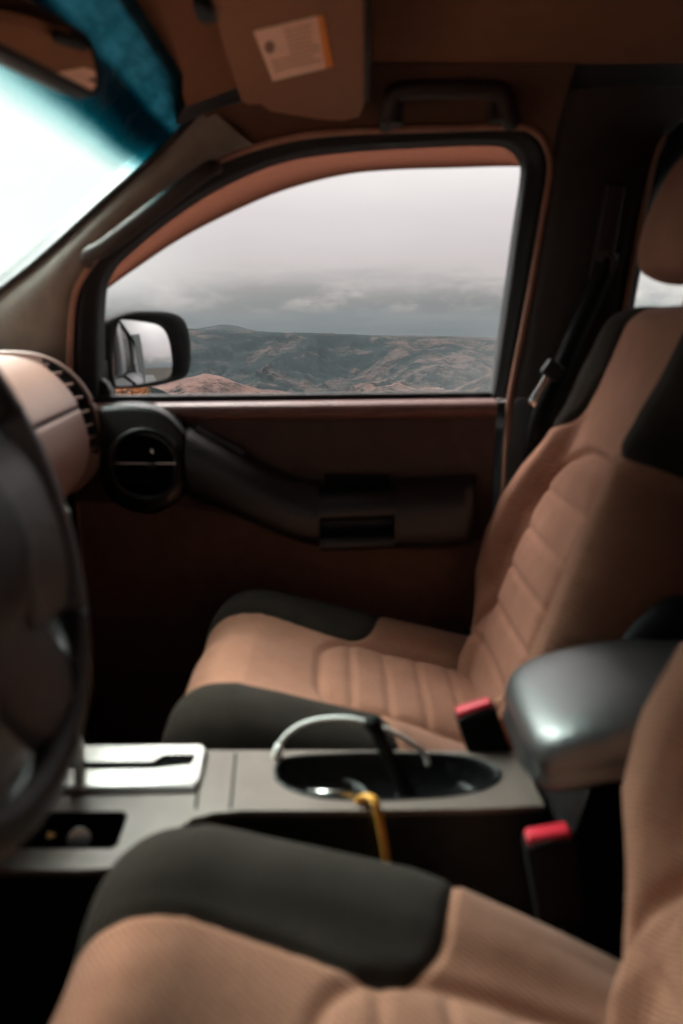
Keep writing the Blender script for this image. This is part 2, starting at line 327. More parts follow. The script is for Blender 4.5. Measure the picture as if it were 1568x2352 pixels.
# body round the doors ------------------------------------------------
def body_side(s):
    d = s
    def pl(pts): return [(x, d*y, z) for x, y, z in pts]
    o = [(x, .674, z) for x, z in outxz]
    # A pillar trim: from the door frame forward to the windscreen edge
    i0, i1 = 0, k_of(6.6); n = 40
    idx = [int(round(v)) for v in np.linspace(i0, i1, n)]
    r1 = [o[i] for i in idx]
    ws = [Vector((-.98, .73, 1.24)), Vector((-.93, .73, 1.275)), Vector((-.80, .722, 1.37)), Vector((-.69, .71, 1.452)), Vector((-.56, .69, 1.535)), Vector((-.42, .663, 1.637)), Vector((-.31, .64, 1.716)), Vector((-.236, .622, 1.778)), Vector((-.225, .618, 1.786))]
    r3 = spline(ws, n)
    rows = []
    for t, bul in ((0, 0), (.02, .014), (.12, .022), (.3, .026), (.55, .02), (.8, .008), (1, 0)):
        rows.append(pl([Vector(a).lerp(b, t)+Vector((-bul*.3, -bul, 0)) for a, b in zip(r1, r3)]))
    G().loft(rows).make('pillar_trim', M['pillar'], car)
    # roof rail trim up to the headliner
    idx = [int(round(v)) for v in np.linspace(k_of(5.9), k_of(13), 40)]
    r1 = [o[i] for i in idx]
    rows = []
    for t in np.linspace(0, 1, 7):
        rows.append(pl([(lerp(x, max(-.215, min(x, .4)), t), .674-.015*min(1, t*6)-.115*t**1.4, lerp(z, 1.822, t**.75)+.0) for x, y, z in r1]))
    G().loft(rows).make('roof_rail_trim', M['railshade'], car)
    # B pillar trim
    bt = [(.395, 1.83), (.37, 1.75), (.357, 1.70), (.335, 1.60), (.315, 1.46), (.300, 1.33), (.296, 1.30), (.298, 1.2), (.30, .9), (.30, .45)]
    bt2 = [(.66, 1.83), (.585, 1.77), (.548, 1.735), (.530, 1.655), (.517, 1.543), (.508, 1.463), (.503, 1.33), (.53, 1.2), (.53, .9), (.53, .45)]
    bt = [outxz[k_of(10.6)], outxz[k_of(11.6)], outxz[k_of(12.6)], outxz[k_of(14)], outxz[k_of(15)], outxz[k_of(16.5)], outxz[k_of(17)]]+bt[7:]
    bt[0] = (.36, 1.80)
    rows = []
    for t, bul in ((0, 0), (.04, .012), (.15, .022), (.5, .03), (.85, .022), (.96, .012), (1, 0)):
        rows.append(pl([(lerp(a[0], b[0], t), .676-bul-(.06 if i == 0 else 0), lerp(a[1], b[1], t)) for i, (a, b) in enumerate(zip(bt[:7], bt2[:7]))]))
    G().loft(rows).make('pillar_trim', M['pillarshade'], car)
    rows = [pl([(lerp(a[0], b[0], t), .674-bul, lerp(a[1], b[1], t)) for a, b in zip(bt[6:], bt2[6:])]) for t, bul in ((0, 0), (.05, .014), (.2, .024), (.8, .024), (1, 0))]
    G().loft(rows).make('lower_pillar_trim', M['charcoal'], car)
    # fabric seal round the door opening
    idx = list(range(0, NI, 1))
    path = [Vector((outxz[i][0], d*.667, outxz[i][1])) for i in idx]
    path = [Vector((path[0].x, d*.667, .60))]+path+[Vector((path[-1].x-.004, d*.667, .6))]
    G().tube(path, .0062, 10).make('door_seal', M['seal'], car)
    # rear door: frame, panel, glass
    rin = [(.545, 1.30), (.545, 1.36), (.553, 1.46), (.565, 1.55), (.58, 1.655), (.605, 1.715), (.66, 1.745), (.95, 1.75), (1.2, 1.73), (1.28, 1.68), (1.30, 1.5), (1.31, 1.30)]
    rout = [(.505, 1.29), (.507, 1.36), (.512, 1.463), (.520, 1.55), (.533, 1.655), (.55, 1.735), (.60, 1.78), (.95, 1.79), (1.25, 1.77), (1.34, 1.70), (1.36, 1.5), (1.37, 1.29)]
    rin = [(lerp(a[0], b[0], .45), a[1]) if i < 5 else a for i, (a, b) in enumerate(zip(rin, rout))]
    a = spline(rin, 60); b = spline(rout, 60)
    G().loft([[(p.x, d*.735, p.y) for p in a], [(p.x, d*.69, p.y) for p in a], [(p.x, d*.672, p.y) for p in b], [(p.x, d*.735, p.y) for p in b]]).make('rear_door_frame', M['rubber'], car)
    G().tube([(p.x, d*.668, p.y) for p in b], .006, 8).make('door_seal', M['seal'], car)
    G().prism([(p.x, d*.71, p.y) for p in a], (0, d*.004, 0)).make('rear_side_glass', M['clear'] if s > 0 else M['shading'], car, smooth=False)
    G().loft([pl([(.53, y, z), (1.4, y, z)]) for z, y in [(.45, .80), (.62, .86), (.85, .885), (1.08, .87), (1.22, .83), (1.285, .735), (1.30, .69), (1.28, .665), (.9, .66), (.45, .68)]]).make('rear_door', M['paint'], car)
    # roof side skin, rear quarter, outer pillar
    G().loft([pl([(x, y, z) for x in (-.25, .2, .6, 1.0, 1.4, 1.95)]) for y, z in ((.56, 1.87), (.64, 1.855), (.70, 1.83), (.735, 1.785), (.74, 1.77), (.676, 1.80))]).make('roof_rail', M['paint'], car)
    G().loft([pl([(1.36, y, z), (1.95, y-.03, z)]) for z, y in [(.45, .80), (.85, .885), (1.22, .83), (1.29, .74), (1.80, .70), (1.84, .6)]]).make('rear_quarter', M['paint'], car, solid=.02)
    G().loft([pl([(a[0], .737, a[1]) for a in bt[:7]]), pl([(b[0], .737, b[1]) for b in bt2[:7]])]).make('outer_pillar', M['paint'], car)
    # outer A pillar
    idx = [int(round(v)) for v in np.linspace(k_of(1), k_of(8), 30)]
    G().loft([pl([(outxz[i][0]+.01, .738, outxz[i][1]) for i in idx]), pl([(p.x-.02, p.y+.02, p.z+.02) for p in spline(ws, 30)]), pl([(p.x, p.y-.004, p.z) for p in spline(ws, 30)])]).make('outer_pillar', M['paint'], car)
    # front wing
    G().loft([pl([(-.53, y, z), (-.9, y+.02, z-.02), (-1.5, y, z-.06), (-2.0, y-.15, z-.12)]) for z, y in [(.45, .80), (.85, .885), (1.1, .87), (1.22, .80), (1.235, .72)]]).make('front_wing', M['paint'], car, solid=.02)
    G().loft([pl([(-1.3, y, z), (-.505, y, z)]) for y, z in ((.70, .45), (.70, 1.0), (.735, 1.27))]).make('footwell_side', M['blackmat'], car)
    return ws
WS = body_side(1); body_side(-1)
# roof skin and headliner
G().loft([[(x, y, 1.90-.09*abs(y/.6)**3-.05*max(0, (-.0-x)/.25)**2) for y in np.linspace(-.6, .6, 15)] for x in (-.27, -.2, -.1, .1, .5, 1., 1.5, 1.95)]).make('roof_panel', M['paint'], car, solid=.01)
def zhl(x, y): return 1.845-.022*abs(y/.56)**3-.055*max(0, min(1, (-.02-x)/.22))**1.6
g = G().loft([[(x, y, zhl(x, y)) for y in np.linspace(-.565, .565, 29)] for x in list(np.linspace(-.245, .2, 18))+[.5, 1., 1.5, 1.95]])
g.make('headliner', M['headliner'], car)
G().loft([[(-.246, y, 1.776-.0*abs(y)), ] + [(-.252, y, 1.79), (-.27, y, 1.835)] for y in np.linspace(-.63, .63, 9)]).make('windscreen_header', M['rubber'], car)
G().loft([[(1.95, y, z) for z in (.4, 1.0, 1.9)] for y in (-.86, 0, .86)]).make('tailgate', M['paint'], car)
# floor, sills, firewall, bonnet
G().loft([[(x, y, z) for y in (-.8, -.3, .3, .8)] for x, z in ((-1.25, .60), (-.95, .53), (-.4, .53), (.3, .53), (.32, .60), (1.95, .62))]).make('floor_pan', M['carpet'], car)
for s in (-1, 1): G().box((0, s*.68, .55), (1.3, .07, .1)).make('door_sill', M['charcoal'], car, bevel=.01)
G().loft([[(-1.26, y, .5), (-1.24, y, .9), (-1.2, y, 1.3)] for y in (-.85, 0, .85)]).make('firewall', M['blackmat'], car)
G().loft([[(x, y, z-.06*abs(y/.75)**3) for y in np.linspace(-.75, .75, 11)] for x, z in ((-1.02, 1.26), (-1.3, 1.255), (-1.7, 1.22), (-2.05, 1.12), (-2.12, .95))]).make('bonnet', M['paint'], car)
# windscreen: laminated glass with a teal shade band (graded tint in the glass itself) and wiped dust
def shade_glass():
    m, nt, t, mx, o = glassmat('windscreen glass with teal shade band', (.92, .97, .95), .05); L = nt.links
    tc = N(nt, 'ShaderNodeTexCoord'); sp = N(nt, 'ShaderNodeSeparateXYZ'); L.new(tc.outputs['Object'], sp.inputs[0])
    nz = N(nt, 'ShaderNodeTexNoise', Scale=7., Detail=2.); L.new(tc.outputs['Object'], nz.inputs['Vector'])
    ad = N(nt, 'ShaderNodeMath', operation='MULTIPLY_ADD'); ad.inputs[1].default_value = .006; L.new(nz.outputs['Fac'], ad.inputs[0]); L.new(sp.outputs['Z'], ad.inputs[2])
    cr = N(nt, 'ShaderNodeMapRange'); cr.inputs['From Min'].default_value = 1.676; cr.inputs['From Max'].default_value = 1.725; L.new(ad.outputs[0], cr.inputs['Value'])
    rp = N(nt, 'ShaderNodeValToRGB'); e = rp.color_ramp.elements
    e[0].color = (.92, .97, .95, 1); e[1].color = (.0, .045, .06, 1); e.new(.30).color = (.60, .80, .80, 1); e.new(.62).color = (.02, .17, .20, 1)
    L.new(cr.outputs['Result'], rp.inputs['Fac']); L.new(rp.outputs['Color'], t.inputs['Color'])
    # dust left by the wiper, only on the upper part
    mp = N(nt, 'ShaderNodeMapping'); mp.inputs['Rotation'].default_value = (.3, .2, 1.1); L.new(tc.outputs['Object'], mp.inputs['Vector'])
    mp.inputs['Scale'].default_value = (30, 30, 240)
    wv = N(nt, 'ShaderNodeTexNoise', Scale=1., Detail=5., Roughness=.7, Distortion=.8); L.new(mp.outputs[0], wv.inputs['Vector'])
    n2 = N(nt, 'ShaderNodeTexNoise', Scale=16., Detail=4.); L.new(tc.outputs['Object'], n2.inputs['Vector'])
    mu = N(nt, 'ShaderNodeMath', operation='MULTIPLY'); L.new(wv.outputs['Fac'], mu.inputs[0]); L.new(n2.outputs['Fac'], mu.inputs[1])
    hm = N(nt, 'ShaderNodeMapRange'); hm.inputs['From Min'].default_value = 1.742; hm.inputs['From Max'].default_value = 1.748; L.new(ad.outputs[0], hm.inputs['Value'])
    d1 = N(nt, 'ShaderNodeMapRange'); d1.inputs['From Min'].default_value = .14; d1.inputs['From Max'].default_value = .45; d1.inputs['To Min'].default_value = .10; d1.inputs['To Max'].default_value = .30; L.new(mu.outputs[0], d1.inputs['Value'])
    m3 = N(nt, 'ShaderNodeMath', operation='MULTIPLY'); L.new(d1.outputs['Result'], m3.inputs[0]); L.new(hm.outputs['Result'], m3.inputs[1])
    td = N(nt, 'ShaderNodeBsdfTranslucent'); td.inputs['Color'].default_value = (.22, .38, .42, 1)
    mm = N(nt, 'ShaderNodeMixShader'); L.new(m3.outputs[0], mm.inputs[0]); L.new(mx.outputs[0], mm.inputs[1]); L.new(td.outputs[0], mm.inputs[2])
    L.new(mm.outputs[0], o.inputs['Surface']); return m
M['screen'] = shade_glass()
rows = []
for p in spline(WS, 24)[:-2]:
    rows.append([(p.x-.006-.10*(1-(t*t)), t*p.y, p.z+.03*(1-t*t)) for t in np.linspace(-1, 1, 21)])
rows = [[(x+.10*(1-k/21)*0, y, z) for x, y, z in r] for k, r in enumerate(rows)]
# the screen is flat across near its top edge
rows = [[(p.x-.004-.05*(1-t*t)*(1-k/21), t*p.y, p.z) for t in np.linspace(-1, 1, 21)] for k, p in enumerate(spline(WS, 24)[:-2])]
G().loft(rows).make('windscreen', M['screen'], car, solid=.005)
p = spline(WS, 60)[:-6]
for s in (-1, 1): G().tube([(q.x+.004, s*(q.y-.006), q.z) for q in p], .006, 8).make('windscreen_seal', M['rubber'], car)

# pillar grab handle
h0 = spline([at(200, 604, y=.655), at(206, 585, y=.635), at(240, 568, y=.625), at(330, 500, y=.615), at(420, 430, y=.612), at(480, 388, y=.618), at(497, 385, y=.65)], 40)
G().tube(h0, [.011+.004*math.sin(math.pi*i/39) for i in range(40)], 14).make('pillar_handle', M['pillarshade'], car)
g = G().tube(spline([at(885, 285, y=.640), at(893, 262, y=.61), at(905, 215, y=.595), at(945, 205, y=.588), at(1030, 203, y=.585), at(1110, 203, y=.588), at(1150, 212, y=.595), at(1165, 258, y=.61), at(1172, 280, y=.640)], 50), .0145, 12, up=(0, 1, 0))
g.box(at(900, 265, y=.618), (.035, .03, .028)).box(at(1150, 258, y=.618), (.035, .03, .028))
g.make('grab_handle', M['pillarshade'], car, bevel=.002)

# exterior door mirror -------------------------------------------------
mc = Vector((-.425, .955, 1.38)); mn = Vector((math.sin(R(51)), -math.cos(R(51)), .07)).normalized()
hout = [(262, 889), (248, 868), (240, 820), (238, 770), (248, 738), (300, 718), (360, 716), (405, 722), (428, 745), (437, 790), (436, 840), (424, 866), (380, 881), (320, 889)]
gout = [(266, 886), (258, 850), (260, 795), (270, 748), (282, 731), (330, 735), (378, 745), (398, 768), (407, 810), (410, 850), (398, 868), (350, 879), (300, 887)]
def loop(pts, n): 
    q = spline(pts+pts[:1], n+1); return q[:-1]
ho = [onplane(p.x, p.y, mc, mn) for p in loop(hout, 48)]; go = [onplane(p.x, p.y, mc, mn) for p in loop(gout, 48)]
hc = sum(ho, Vector())/48; gc = sum(go, Vector())/48
sm = G()
back = Vector((-.75, .45, 0)).normalized()
rows = [[p-mn*.012 for p in go], [p+mn*.001 for p in go], [p.lerp(q, .5)+mn*.005 for p, q in zip(go, ho)], ho]
for dist, sc in ((.012, 1.03), (.03, 1.03), (.06, .95), (.085, .78), (.10, .5), (.105, .05)):
    rows.append([hc+(p-hc)*sc+back*dist for p in ho])
sm.loft(rows, closed=True)
b0 = Vector((-.49, .73, 1.30))
sm.loft([[b0+Vector((0, 0, -.03)), b0+Vector((0, 0, .045)), b0+Vector((.035, 0, .045)), b0+Vector((.035, 0, -.03))], [Vector((-.53, .86, 1.30)), Vector((-.53, .86, 1.36)), Vector((-.485, .86, 1.36)), Vector((-.485, .86, 1.30))], [Vector((-.53, .95, 1.32)), Vector((-.53, .95, 1.37)), Vector((-.50, .95, 1.37)), Vector((-.50, .95, 1.32))]], closed=True, caps=True)
smo = sm.make('side_mirror', M['housing'], door)
ux = Vector((0, 0, 1)).cross(mn).normalized(); uz = mn.cross(ux)
v = []; f = []; rings = 14
for k in range(rings+1):
    for p in go:
        q = gc+(p-gc)*(k/rings); r2 = (q-gc).length
        v.append(q-mn*(.004+r2*r2/(2*.75)))
n = 48
for k in range(rings):
    for j in range(n): f.append((k*n+j, k*n+(j+1) % n, (k+1)*n+(j+1) % n, (k+1)*n+j))
build('mirror_glass', v, f[n:]+[tuple(n+j for j in range(n))], M['mirror'], smo)
# mirror sail inside the front corner of the window
G().prism([at(*q, y=.70) for q in [(228, 915), (228, 868), (244, 880), (254, 900), (258, 915)]], (0, .03, 0)).make('mirror_base', M['black'], door, bevel=.004)

# ================================================================== DASHBOARD
dash = empty('dashboard', 'rosy tan rounded dashboard with glove box beyond the steering wheel', 'dashboard', (-.7, .2, 1.2))
base = [(-1.08, 1.27), (-.85, 1.345), (-.70, 1.375), (-.594, 1.379), (-.53, 1.373), (-.487, 1.35), (-.455, 1.31), (-.44, 1.265), (-.436, 1.225), (-.447, 1.185), (-.472, 1.153), (-.52, 1.12), (-.62, 1.04), (-.75, .9)]
bp_ = spline(base, 240); bp_ = bp_[::1]
def dprof(y, grow=0):
    sh = interp(y, [-.7, .12, .6, .63], [.07, .06, 0, -.012]); out = []
    for k, p in enumerate(bp_):
        w = min(1, max(0, (p.x+.95)/.4)); x = p.x+sh*w; z = p.y
        dz = abs(z-1.294) if p.x > -.52 and z < 1.34 else 1
        if dz < .012: x -= .005*math.exp(-(dz/.0028)**2)
        out.append((x, y, z))
    return out
ys = [-.70, -.4, -.2, -.05, .1, .17, .3, .45, .50, .528]
G().loft([dprof(y) for y in ys]).make('dash_shell', M['dash'], dash)
jp = [[q for q in dprof(y) if q[0] > -.6 and q[2] < 1.34][0:] for y in (.12, .2, .3, .4, .527)]
jl = [Vector(min(j, key=lambda q: abs(q[2]-1.294))) for j in jp]
for q in jl: q.z = 1.294
G().tube([q+Vector((-.0005, 0, 0)) for q in jl], .0030, 8).make('glove_box_joint', M['blackmat'], dash)
bpr = [Vector(p) for p in dprof(.60)]
i0 = min(range(240), key=lambda i: abs(bp_[i].x+.522)+abs(bp_[i].y-1.372)); i1 = min(range(240), key=lambda i: (bp_[i].x+.437)**2+(bp_[i].y-1.205)**2)
# slotted demister strip round the end of the drum
def off(p, nrm, k): return p+nrm*k
def pn(i, y):
    a = Vector(dprof(y)[max(i-1, 0)]); b_ = Vector(dprof(y)[min(i+1, 239)]); t = (b_-a).normalized(); return Vector((-t.z, 0, t.x))*-1
rows = []
nn = [pn(i, .6) for i in range(240)]
sgn = 1 if (nn[133].x > 0) else -1
nn = [q*sgn for q in nn]
P60 = [Vector(p) for p in dprof(.60)]
G().loft([[P60[i]+Vector((0, dy, 0))+nn[i]*h for i in range(16, 237)] for dy, h in ((-.072, -.004), (-.070, .001), (-.060, .002), (-.050, .001), (-.047, -.016), (.006, -.016), (.0075, .004), (.010, .007), (.016, .008), (.026, .004), (.03, -.05))]).make('vent_surround', M['dash'], dash)
for j in range(8):
    i = int(lerp(i0, i1, (j+.5)/8)); 
    t = (P60[min(i+1, 239)]-P60[i-1]).normalized(); rot = Matrix((t, Vector((0, 1, 0)), t.cross(Vector((0, 1, 0))))).transposed()
    G().box(P60[i]+Vector((0, -.021, 0))-nn[i]*.006, (.0045, .050, .010), rot).make('vent_slat', M['dash'], dash, bevel=.002)
g = G().loft([[P60[i]+Vector((0, dy, 0))+nn[i]*h for i in range(i0, i1+1)] for dy, h in ((-.0465, -.002), (-.045, -.013), (.0045, -.013), (.0055, .0035))]).make('vent_cavity', M['rubber'], dash)
G().loft([[(-.95, y, 1.30), (-.80, y, 1.45+h), (-.60, y, 1.478+h), (-.47, y, 1.465+h), (-.455, y, 1.45+h), (-.47, y, 1.44+h), (-.50, y, 1.25)] for y, h in ((-.50, -.07), (-.47, -.01), (-.40, 0), (-.20, 0), (-.13, -.01), (-.10, -.07))]).make('added_instrument_hood', M['dash'], dash)  # unseen hood, added to block low light from the driver's cushion
# under-dash and dash end
G().loft([[(-.75, y, .9), (-.72, y, .86), (-.9, y, .75), (-1.2, y, .7)] for y in (-.68, .64)]).make('under_dash', M['blackmat'], dash)
G().prism([Vector(p)+Vector((-.004, 0, 0)) for p in dprof(.628)], (0, .04, 0)).make('dash_end', M['blackmat'], dash)
# centre stack
st = [(-.52, 1.37), (-.47, 1.355), (-.445, 1.33), (-.43, 1.28), (-.42, 1.228), (-.345, 1.212), (-.335, 1.19), (-.352, 1.15), (-.362, 1.10), (-.372, 1.0), (-.37, .925), (-.5, .92)]
st = spline(st, 50)
g = G().loft([[(p.x-.02*e, y, p.y) for p in st] for y, e in ((-.15, 1), (-.142, .2), (-.13, 0), (.15, 0), (.162, .2), (.17, 1))])
g.loft([[(p.x-.02, y, p.y) for p in st] for y in (.17,)]+[[(-.6, .17, p.y) for p in st]])
stack = g.make('centre_stack', M['stack'], dash)
for zc, hh, col in ((1.30, .07, 'blackmat'), (1.17, .03, 'black')):
    G().box((-.425 if zc > 1.25 else -.345, .01, zc), (.012, .24, hh)).make('stack_panel', M[col], stack, bevel=.006)
for yy in (-.08, .01, .10):
    G().tube([(-.372, yy, 1.04), (-.345, yy, 1.042)], .022, 24).make('control_knob', M['black'], stack, bevel=.003)
# round outer air vent in its pod by the door
vc = Vector((-.352, .602, 1.186))
pod = [(224, 934), (270, 928), (330, 931), (375, 946), (408, 972), (430, 1004), (436, 1060), (428, 1120), (395, 1165), (340, 1185), (280, 1170), (235, 1130), (222, 1060), (218, 980)]
po = [at(p.x, p.y, y=.61) for p in loop(pod, 60)]; pc = sum(po, Vector())/60
g = G().loft([[Vector((p.x, .665, p.z)) for p in po], [Vector((p.x, .63, p.z)) for p in po], [pc+(p-pc)*.985+Vector((0, .008, 0)) for p in po], [pc+(p-pc)*.95 for p in po], [pc+(p-pc)*.86+Vector((0, -.004, 0)) for p in po], [vc+(p-pc)*.60*Vector((1, 0, 1)).length/1.414+Vector((0, -.003, 0)) for p in po]], closed=True, caps=False)
pod_o = g.make('air_vent', M['charcoal'], dash)
def circ(r, y, n=60): return [(vc.x+r*math.cos(2*math.pi*k/n), y, vc.z+r*math.sin(2*math.pi*k/n)) for k in range(n)]
G().loft([circ(.068, .603), circ(.066, .594), circ(.062, .592), circ(.058, .597), circ(.055, .63)], closed=True).make('vent_ring', M['black'], pod_o)
G().loft([circ(.057, .638), circ(.02, .645), circ(.001, .645)], closed=True).make('vent_back', M['blackmat'], pod_o)
for k, dz in enumerate((-.032, -.016, .0, .016, .032)):
    w = 2*math.sqrt(.056**2-dz*dz)
    G().box((vc.x, .609, vc.z+dz), (w, .022, .003), Matrix.Rotation(R(-12), 3, 'X')).make('vent_slat', M['chrome'] if dz == 0 else M['blackmat'], pod_o, bevel=.0008)
G().box((vc.x+.012, .594, vc.z-.002), (.014, .012, .012)).make('vent_tab', M['black'], pod_o, bevel=.003)
G().tube([(vc.x+.014, .60, vc.z+.024), (vc.x+.014, .594, vc.z+.024)], .004, 12).make('vent_stud', M['chrome'], pod_o)

# ================================================================== STEERING WHEEL
wc = Vector((-.262, -.30, 1.28)); TL = R(15); RW = .182
u = Vector((-math.sin(TL), 0, math.cos(TL))); yv = Vector((0, 1, 0)); wn = yv.cross(u).normalized()
if wn.x < 0: wn = -wn
wheel = empty('steering_wheel', 'dark steering wheel with grey spokes at the left edge of the photo', 'steering wheel', wc)
def wp(a, r=RW, h=0.): return wc+(yv*math.cos(a)+u*math.sin(a))*r+wn*h
def arc(a0, a1, n): return [wp(R(lerp(a0, a1, k/(n-1)))) for k in range(n)]
G().tube(arc(24, 156+40, 70), .0165, 16).make('rim_grip', M['leather'], wheel)
G().tube(arc(-146, -34, 60), .0160, 16).make('rim_grip', M['leather'], wheel)
for a0, a1 in ((-34, 24), (156+40, 214)):
    if a1 > a0+3: G().tube(arc(a0, a1, 24), .0162, 16).make('rim_insert', M['wheelgrey'], wheel)
for sgn_ in (1, -1):
    rows = []
    for k in range(9):
        t = k/8; r = lerp(.06, RW-.008, t); half = lerp(.072, .090, t**1.5); h = lerp(.014, .004, t)
        c_ = lambda s_, hh: wc+yv*sgn_*r+u*(s_*half-.018*1)+wn*hh
        rows.append([c_(-1, h-.012), c_(-.9, h), c_(-.4, h+.006), c_(0, h+.007), c_(.4, h+.006), c_(.9, h), c_(1, h-.012), c_(0, h-.016)])
    G().loft(rows, closed=True, caps=True).make('spoke', M['wheelgrey'], wheel)
for ang in (-118, -62):
    rows = []
    for k in range(7):
        t = k/6; r = lerp(.06, RW-.006, t); half = lerp(.06, .052, t); d_ = (yv*math.cos(R(ang))+u*math.sin(R(ang))); sd = (yv*-math.sin(R(ang))+u*math.cos(R(ang)))
        rows.append([wc+d_*r+sd*half*s_+wn*hh for s_, hh in ((-1, -.006), (-.7, .006), (0, .011), (.7, .006), (1, -.006), (0, -.01))])
    G().loft(rows, closed=True, caps=True).make('spoke', M['wheelgrey'], wheel)
rows = []
for k in range(10):
    a = k/9*math.pi/2; rr, hh = .088*math.cos(a)**.55 if k < 9 else .002, .038*math.sin(a)
    rows.append([wc+(yv*math.cos(t)*1.06+u*math.sin(t)*.92)*rr+wn*(hh-.004) for t in np.linspace(0, 2*math.pi, 48, endpoint=False)])
rows.insert(0, [wc+(yv*math.cos(t)*1.06+u*math.sin(t)*.92)*.085-wn*.035 for t in np.linspace(0, 2*math.pi, 48, endpoint=False)])
G().loft(rows, closed=True, caps=True).make('hub', M['leather'], wheel)
G().tube([wc-wn*.03, wc-wn*.12, wc-wn*.28], [.045, .055, .06], 24).make('column_shroud', M['black'], wheel)

# ================================================================== CENTRE CONSOLE
con = empty('centre_console', 'grey and black centre console with oval cup holder between the two seats', 'console', (0, 0, .53))
ZC = .92
def cz(px, py, z=ZC): q = at(px, py, z=z); return (q.x, q.y)
near = [(.219, -.036)]+[cz(*q) for q in [(1100, 1858), (800, 1862), (560, 1862), (490, 1868), (440, 1882), (400, 1908), (372, 1935), (350, 1970)]]
near = near+[(-.20, -.135), (-.25, -.14), (-.62, -.14)]
outer = [(-.62, .085), (-.4, .079), (.216, .077)]+near
hol = [cz(*q) for q in [(628, 1772), (640, 1750), (690, 1738), (790, 1733), (900, 1732), (1010, 1735), (1090, 1745), (1140, 1765), (1150, 1785), (1130, 1806), (1070, 1825), (960, 1836), (850, 1840), (740, 1835), (670, 1818), (635, 1795)]]
hol = [(p.x, p.y) for p in loop(hol, 64)]
binp = [cz(*q) for q in [(100, 1868), (285, 1866), (292, 1876), (270, 1940), (255, 1950), (40, 1950)]]
g = plate(G(), outer, [hol, binp], ZC, .007)
g.make('top_plate', M['plate'], con, smooth=False, bevel=.003)
n_ = len(near)
# side walls under the plate
G().loft([[(x, y-.0 if False else y, ZC-.004) for x, y in near[::-1]], [(x, y+.004, ZC-.012) for x, y in near[::-1]], [(x, -.045 if x > -.15 else y+.01, .80) for x, y in near[::-1]], [(x, -.10, .53) for x, y in near[::-1]]]).make('side_panel', M['sidep'], con)
G().loft([[(-.62, .083, ZC-.005), (.215, .075, ZC-.005)], [(-.62, .10, .53), (.215, .10, .53)]]).make('side_panel', M['black'], con)
G().loft([[(.2165, .076, ZC-.005), (.2185, -.035, ZC-.005)], [(.23, .10, .53), (.23, -.1, .53)]]).make('end_panel', M['black'], con)
# grooves across the plate
g = G()
for px in (541, 462):
    a_, b_ = cz(px, 1732), cz(px-12, 1858); g.tube([(a_[0], a_[1], ZC), (b_[0], b_[1], ZC)], .0014, 6)
g.make('panel_joint', M['blackmat'], con)
# cup holder well
hcx = sum(p[0] for p in hol)/64; hcy = sum(p[1] for p in hol)/64
def shr(k, dz): return [(hcx+(p[0]-hcx)*k, hcy+(p[1]-hcy)*k, ZC+dz) for p in hol]
cup = G().loft([shr(1.0, .0022), shr(.985, .003), shr(.965, 0), shr(.95, -.012), shr(.94, -.035), shr(.80, -.037), shr(.78, -.085), shr(.02, -.086)], closed=True).make('cup_holder', M['black'], con)
for k in (-1, 1):
    cc = Vector((hcx+k*.064, hcy, ZC))
    ring = lambda r, dz: [(cc.x+r*math.cos(t), cc.y+min(1, .046/r if r else 1)*r*math.sin(t), cc.z+dz) for t in np.linspace(0, 2*math.pi, 40, endpoint=False)]
    G().loft([ring(.050, -.036), ring(.0495, -.030), ring(.046, -.030), ring(.044, -.07)], closed=True).make('cup_ring', M['charcoal'], cup)
# coin bin
bx = sum(p[0] for p in binp)/6; by = sum(p[1] for p in binp)/6
G().loft([[(bx+(p[0]-bx)*k, by+(p[1]-by)*k, ZC+dz) for p in binp] for k, dz in ((1, .001), (.97, -.004), (.9, -.045), (.01, -.046))], closed=True).make('coin_tray', M['blackmat'], con, smooth=False)
# shifter plate
sp0 = [cz(*q) for q in [(70, 1733), (462, 1731), (468, 1740), (455, 1800), (440, 1815), (70, 1820)]]
g = plate(G(), sp0, [[cz(*q) for q in [(40, 1767), (360, 1766), (378, 1753), (452, 1752), (440, 1768), (372, 1774), (350, 1779), (40, 1780)]][::-1] if False else [cz(*q) for q in [(80, 1767), (350, 1765), (378, 1751), (453, 1750), (440, 1772), (350, 1781), (80, 1783)]]], ZC+.0075, .006)
ym = sum(p[1] for p in sp0)/len(sp0)
for v_ in g.v: v_.z += (v_.y-ym)*.075+.0012
gp = g.make('shifter_plate', M['silver'], con, smooth=False, bevel=.0012)
G().prism([Vector((*cz(*q), ZC+.0006)) for q in [(76, 1760), (460, 1748), (450, 1780), (76, 1790)]], (0, 0, .001)).make('lever_slot', M['blackmat'], gp, smooth=False)
cxs = sum(p[0] for p in sp0)/6; cys = sum(p[1] for p in sp0)/6
rows = []
for k, dz in ((1.0, .0072), (1.03, .0072), (1.055, .004), (1.06, .0005)):
    rows.append([(cxs+(p[0]-cxs)*k, cys+(p[1]-cys)*(k+(k-1)*2.2), ZC+dz) for p in sp0])
G().loft(rows, closed=True).make('plate_surround', M['stack'], gp, smooth=False)
s0 = at(184, 1772, z=ZC+.006)
G().tube([s0+Vector((0, 0, -.03)), s0+Vector((0, 0, .06)), s0+Vector((-.004, -.005, .10))], [.0065, .006, .0055], 14).make('gear_lever', M['chrome'], con)
G().tube(spline([s0+Vector((-.004, -.005, .085)), s0+Vector((-.006, -.008, .105)), s0+Vector((-.012, -.012, .14)), s0+Vector((-.016, -.014, .165)), s0+Vector((-.018, -.015, .175))], 16), [.010+.014*math.sin(math.pi*min(1, .1+i/15*.9))**.6 for i in range(16)], 18).make('gear_knob', M['leather'], con)
G().tube([s0+Vector((-.018, -.012, .0)), s0+Vector((-.020, -.012, .012))], .008, 16).make('lock_release', M['black'], con)
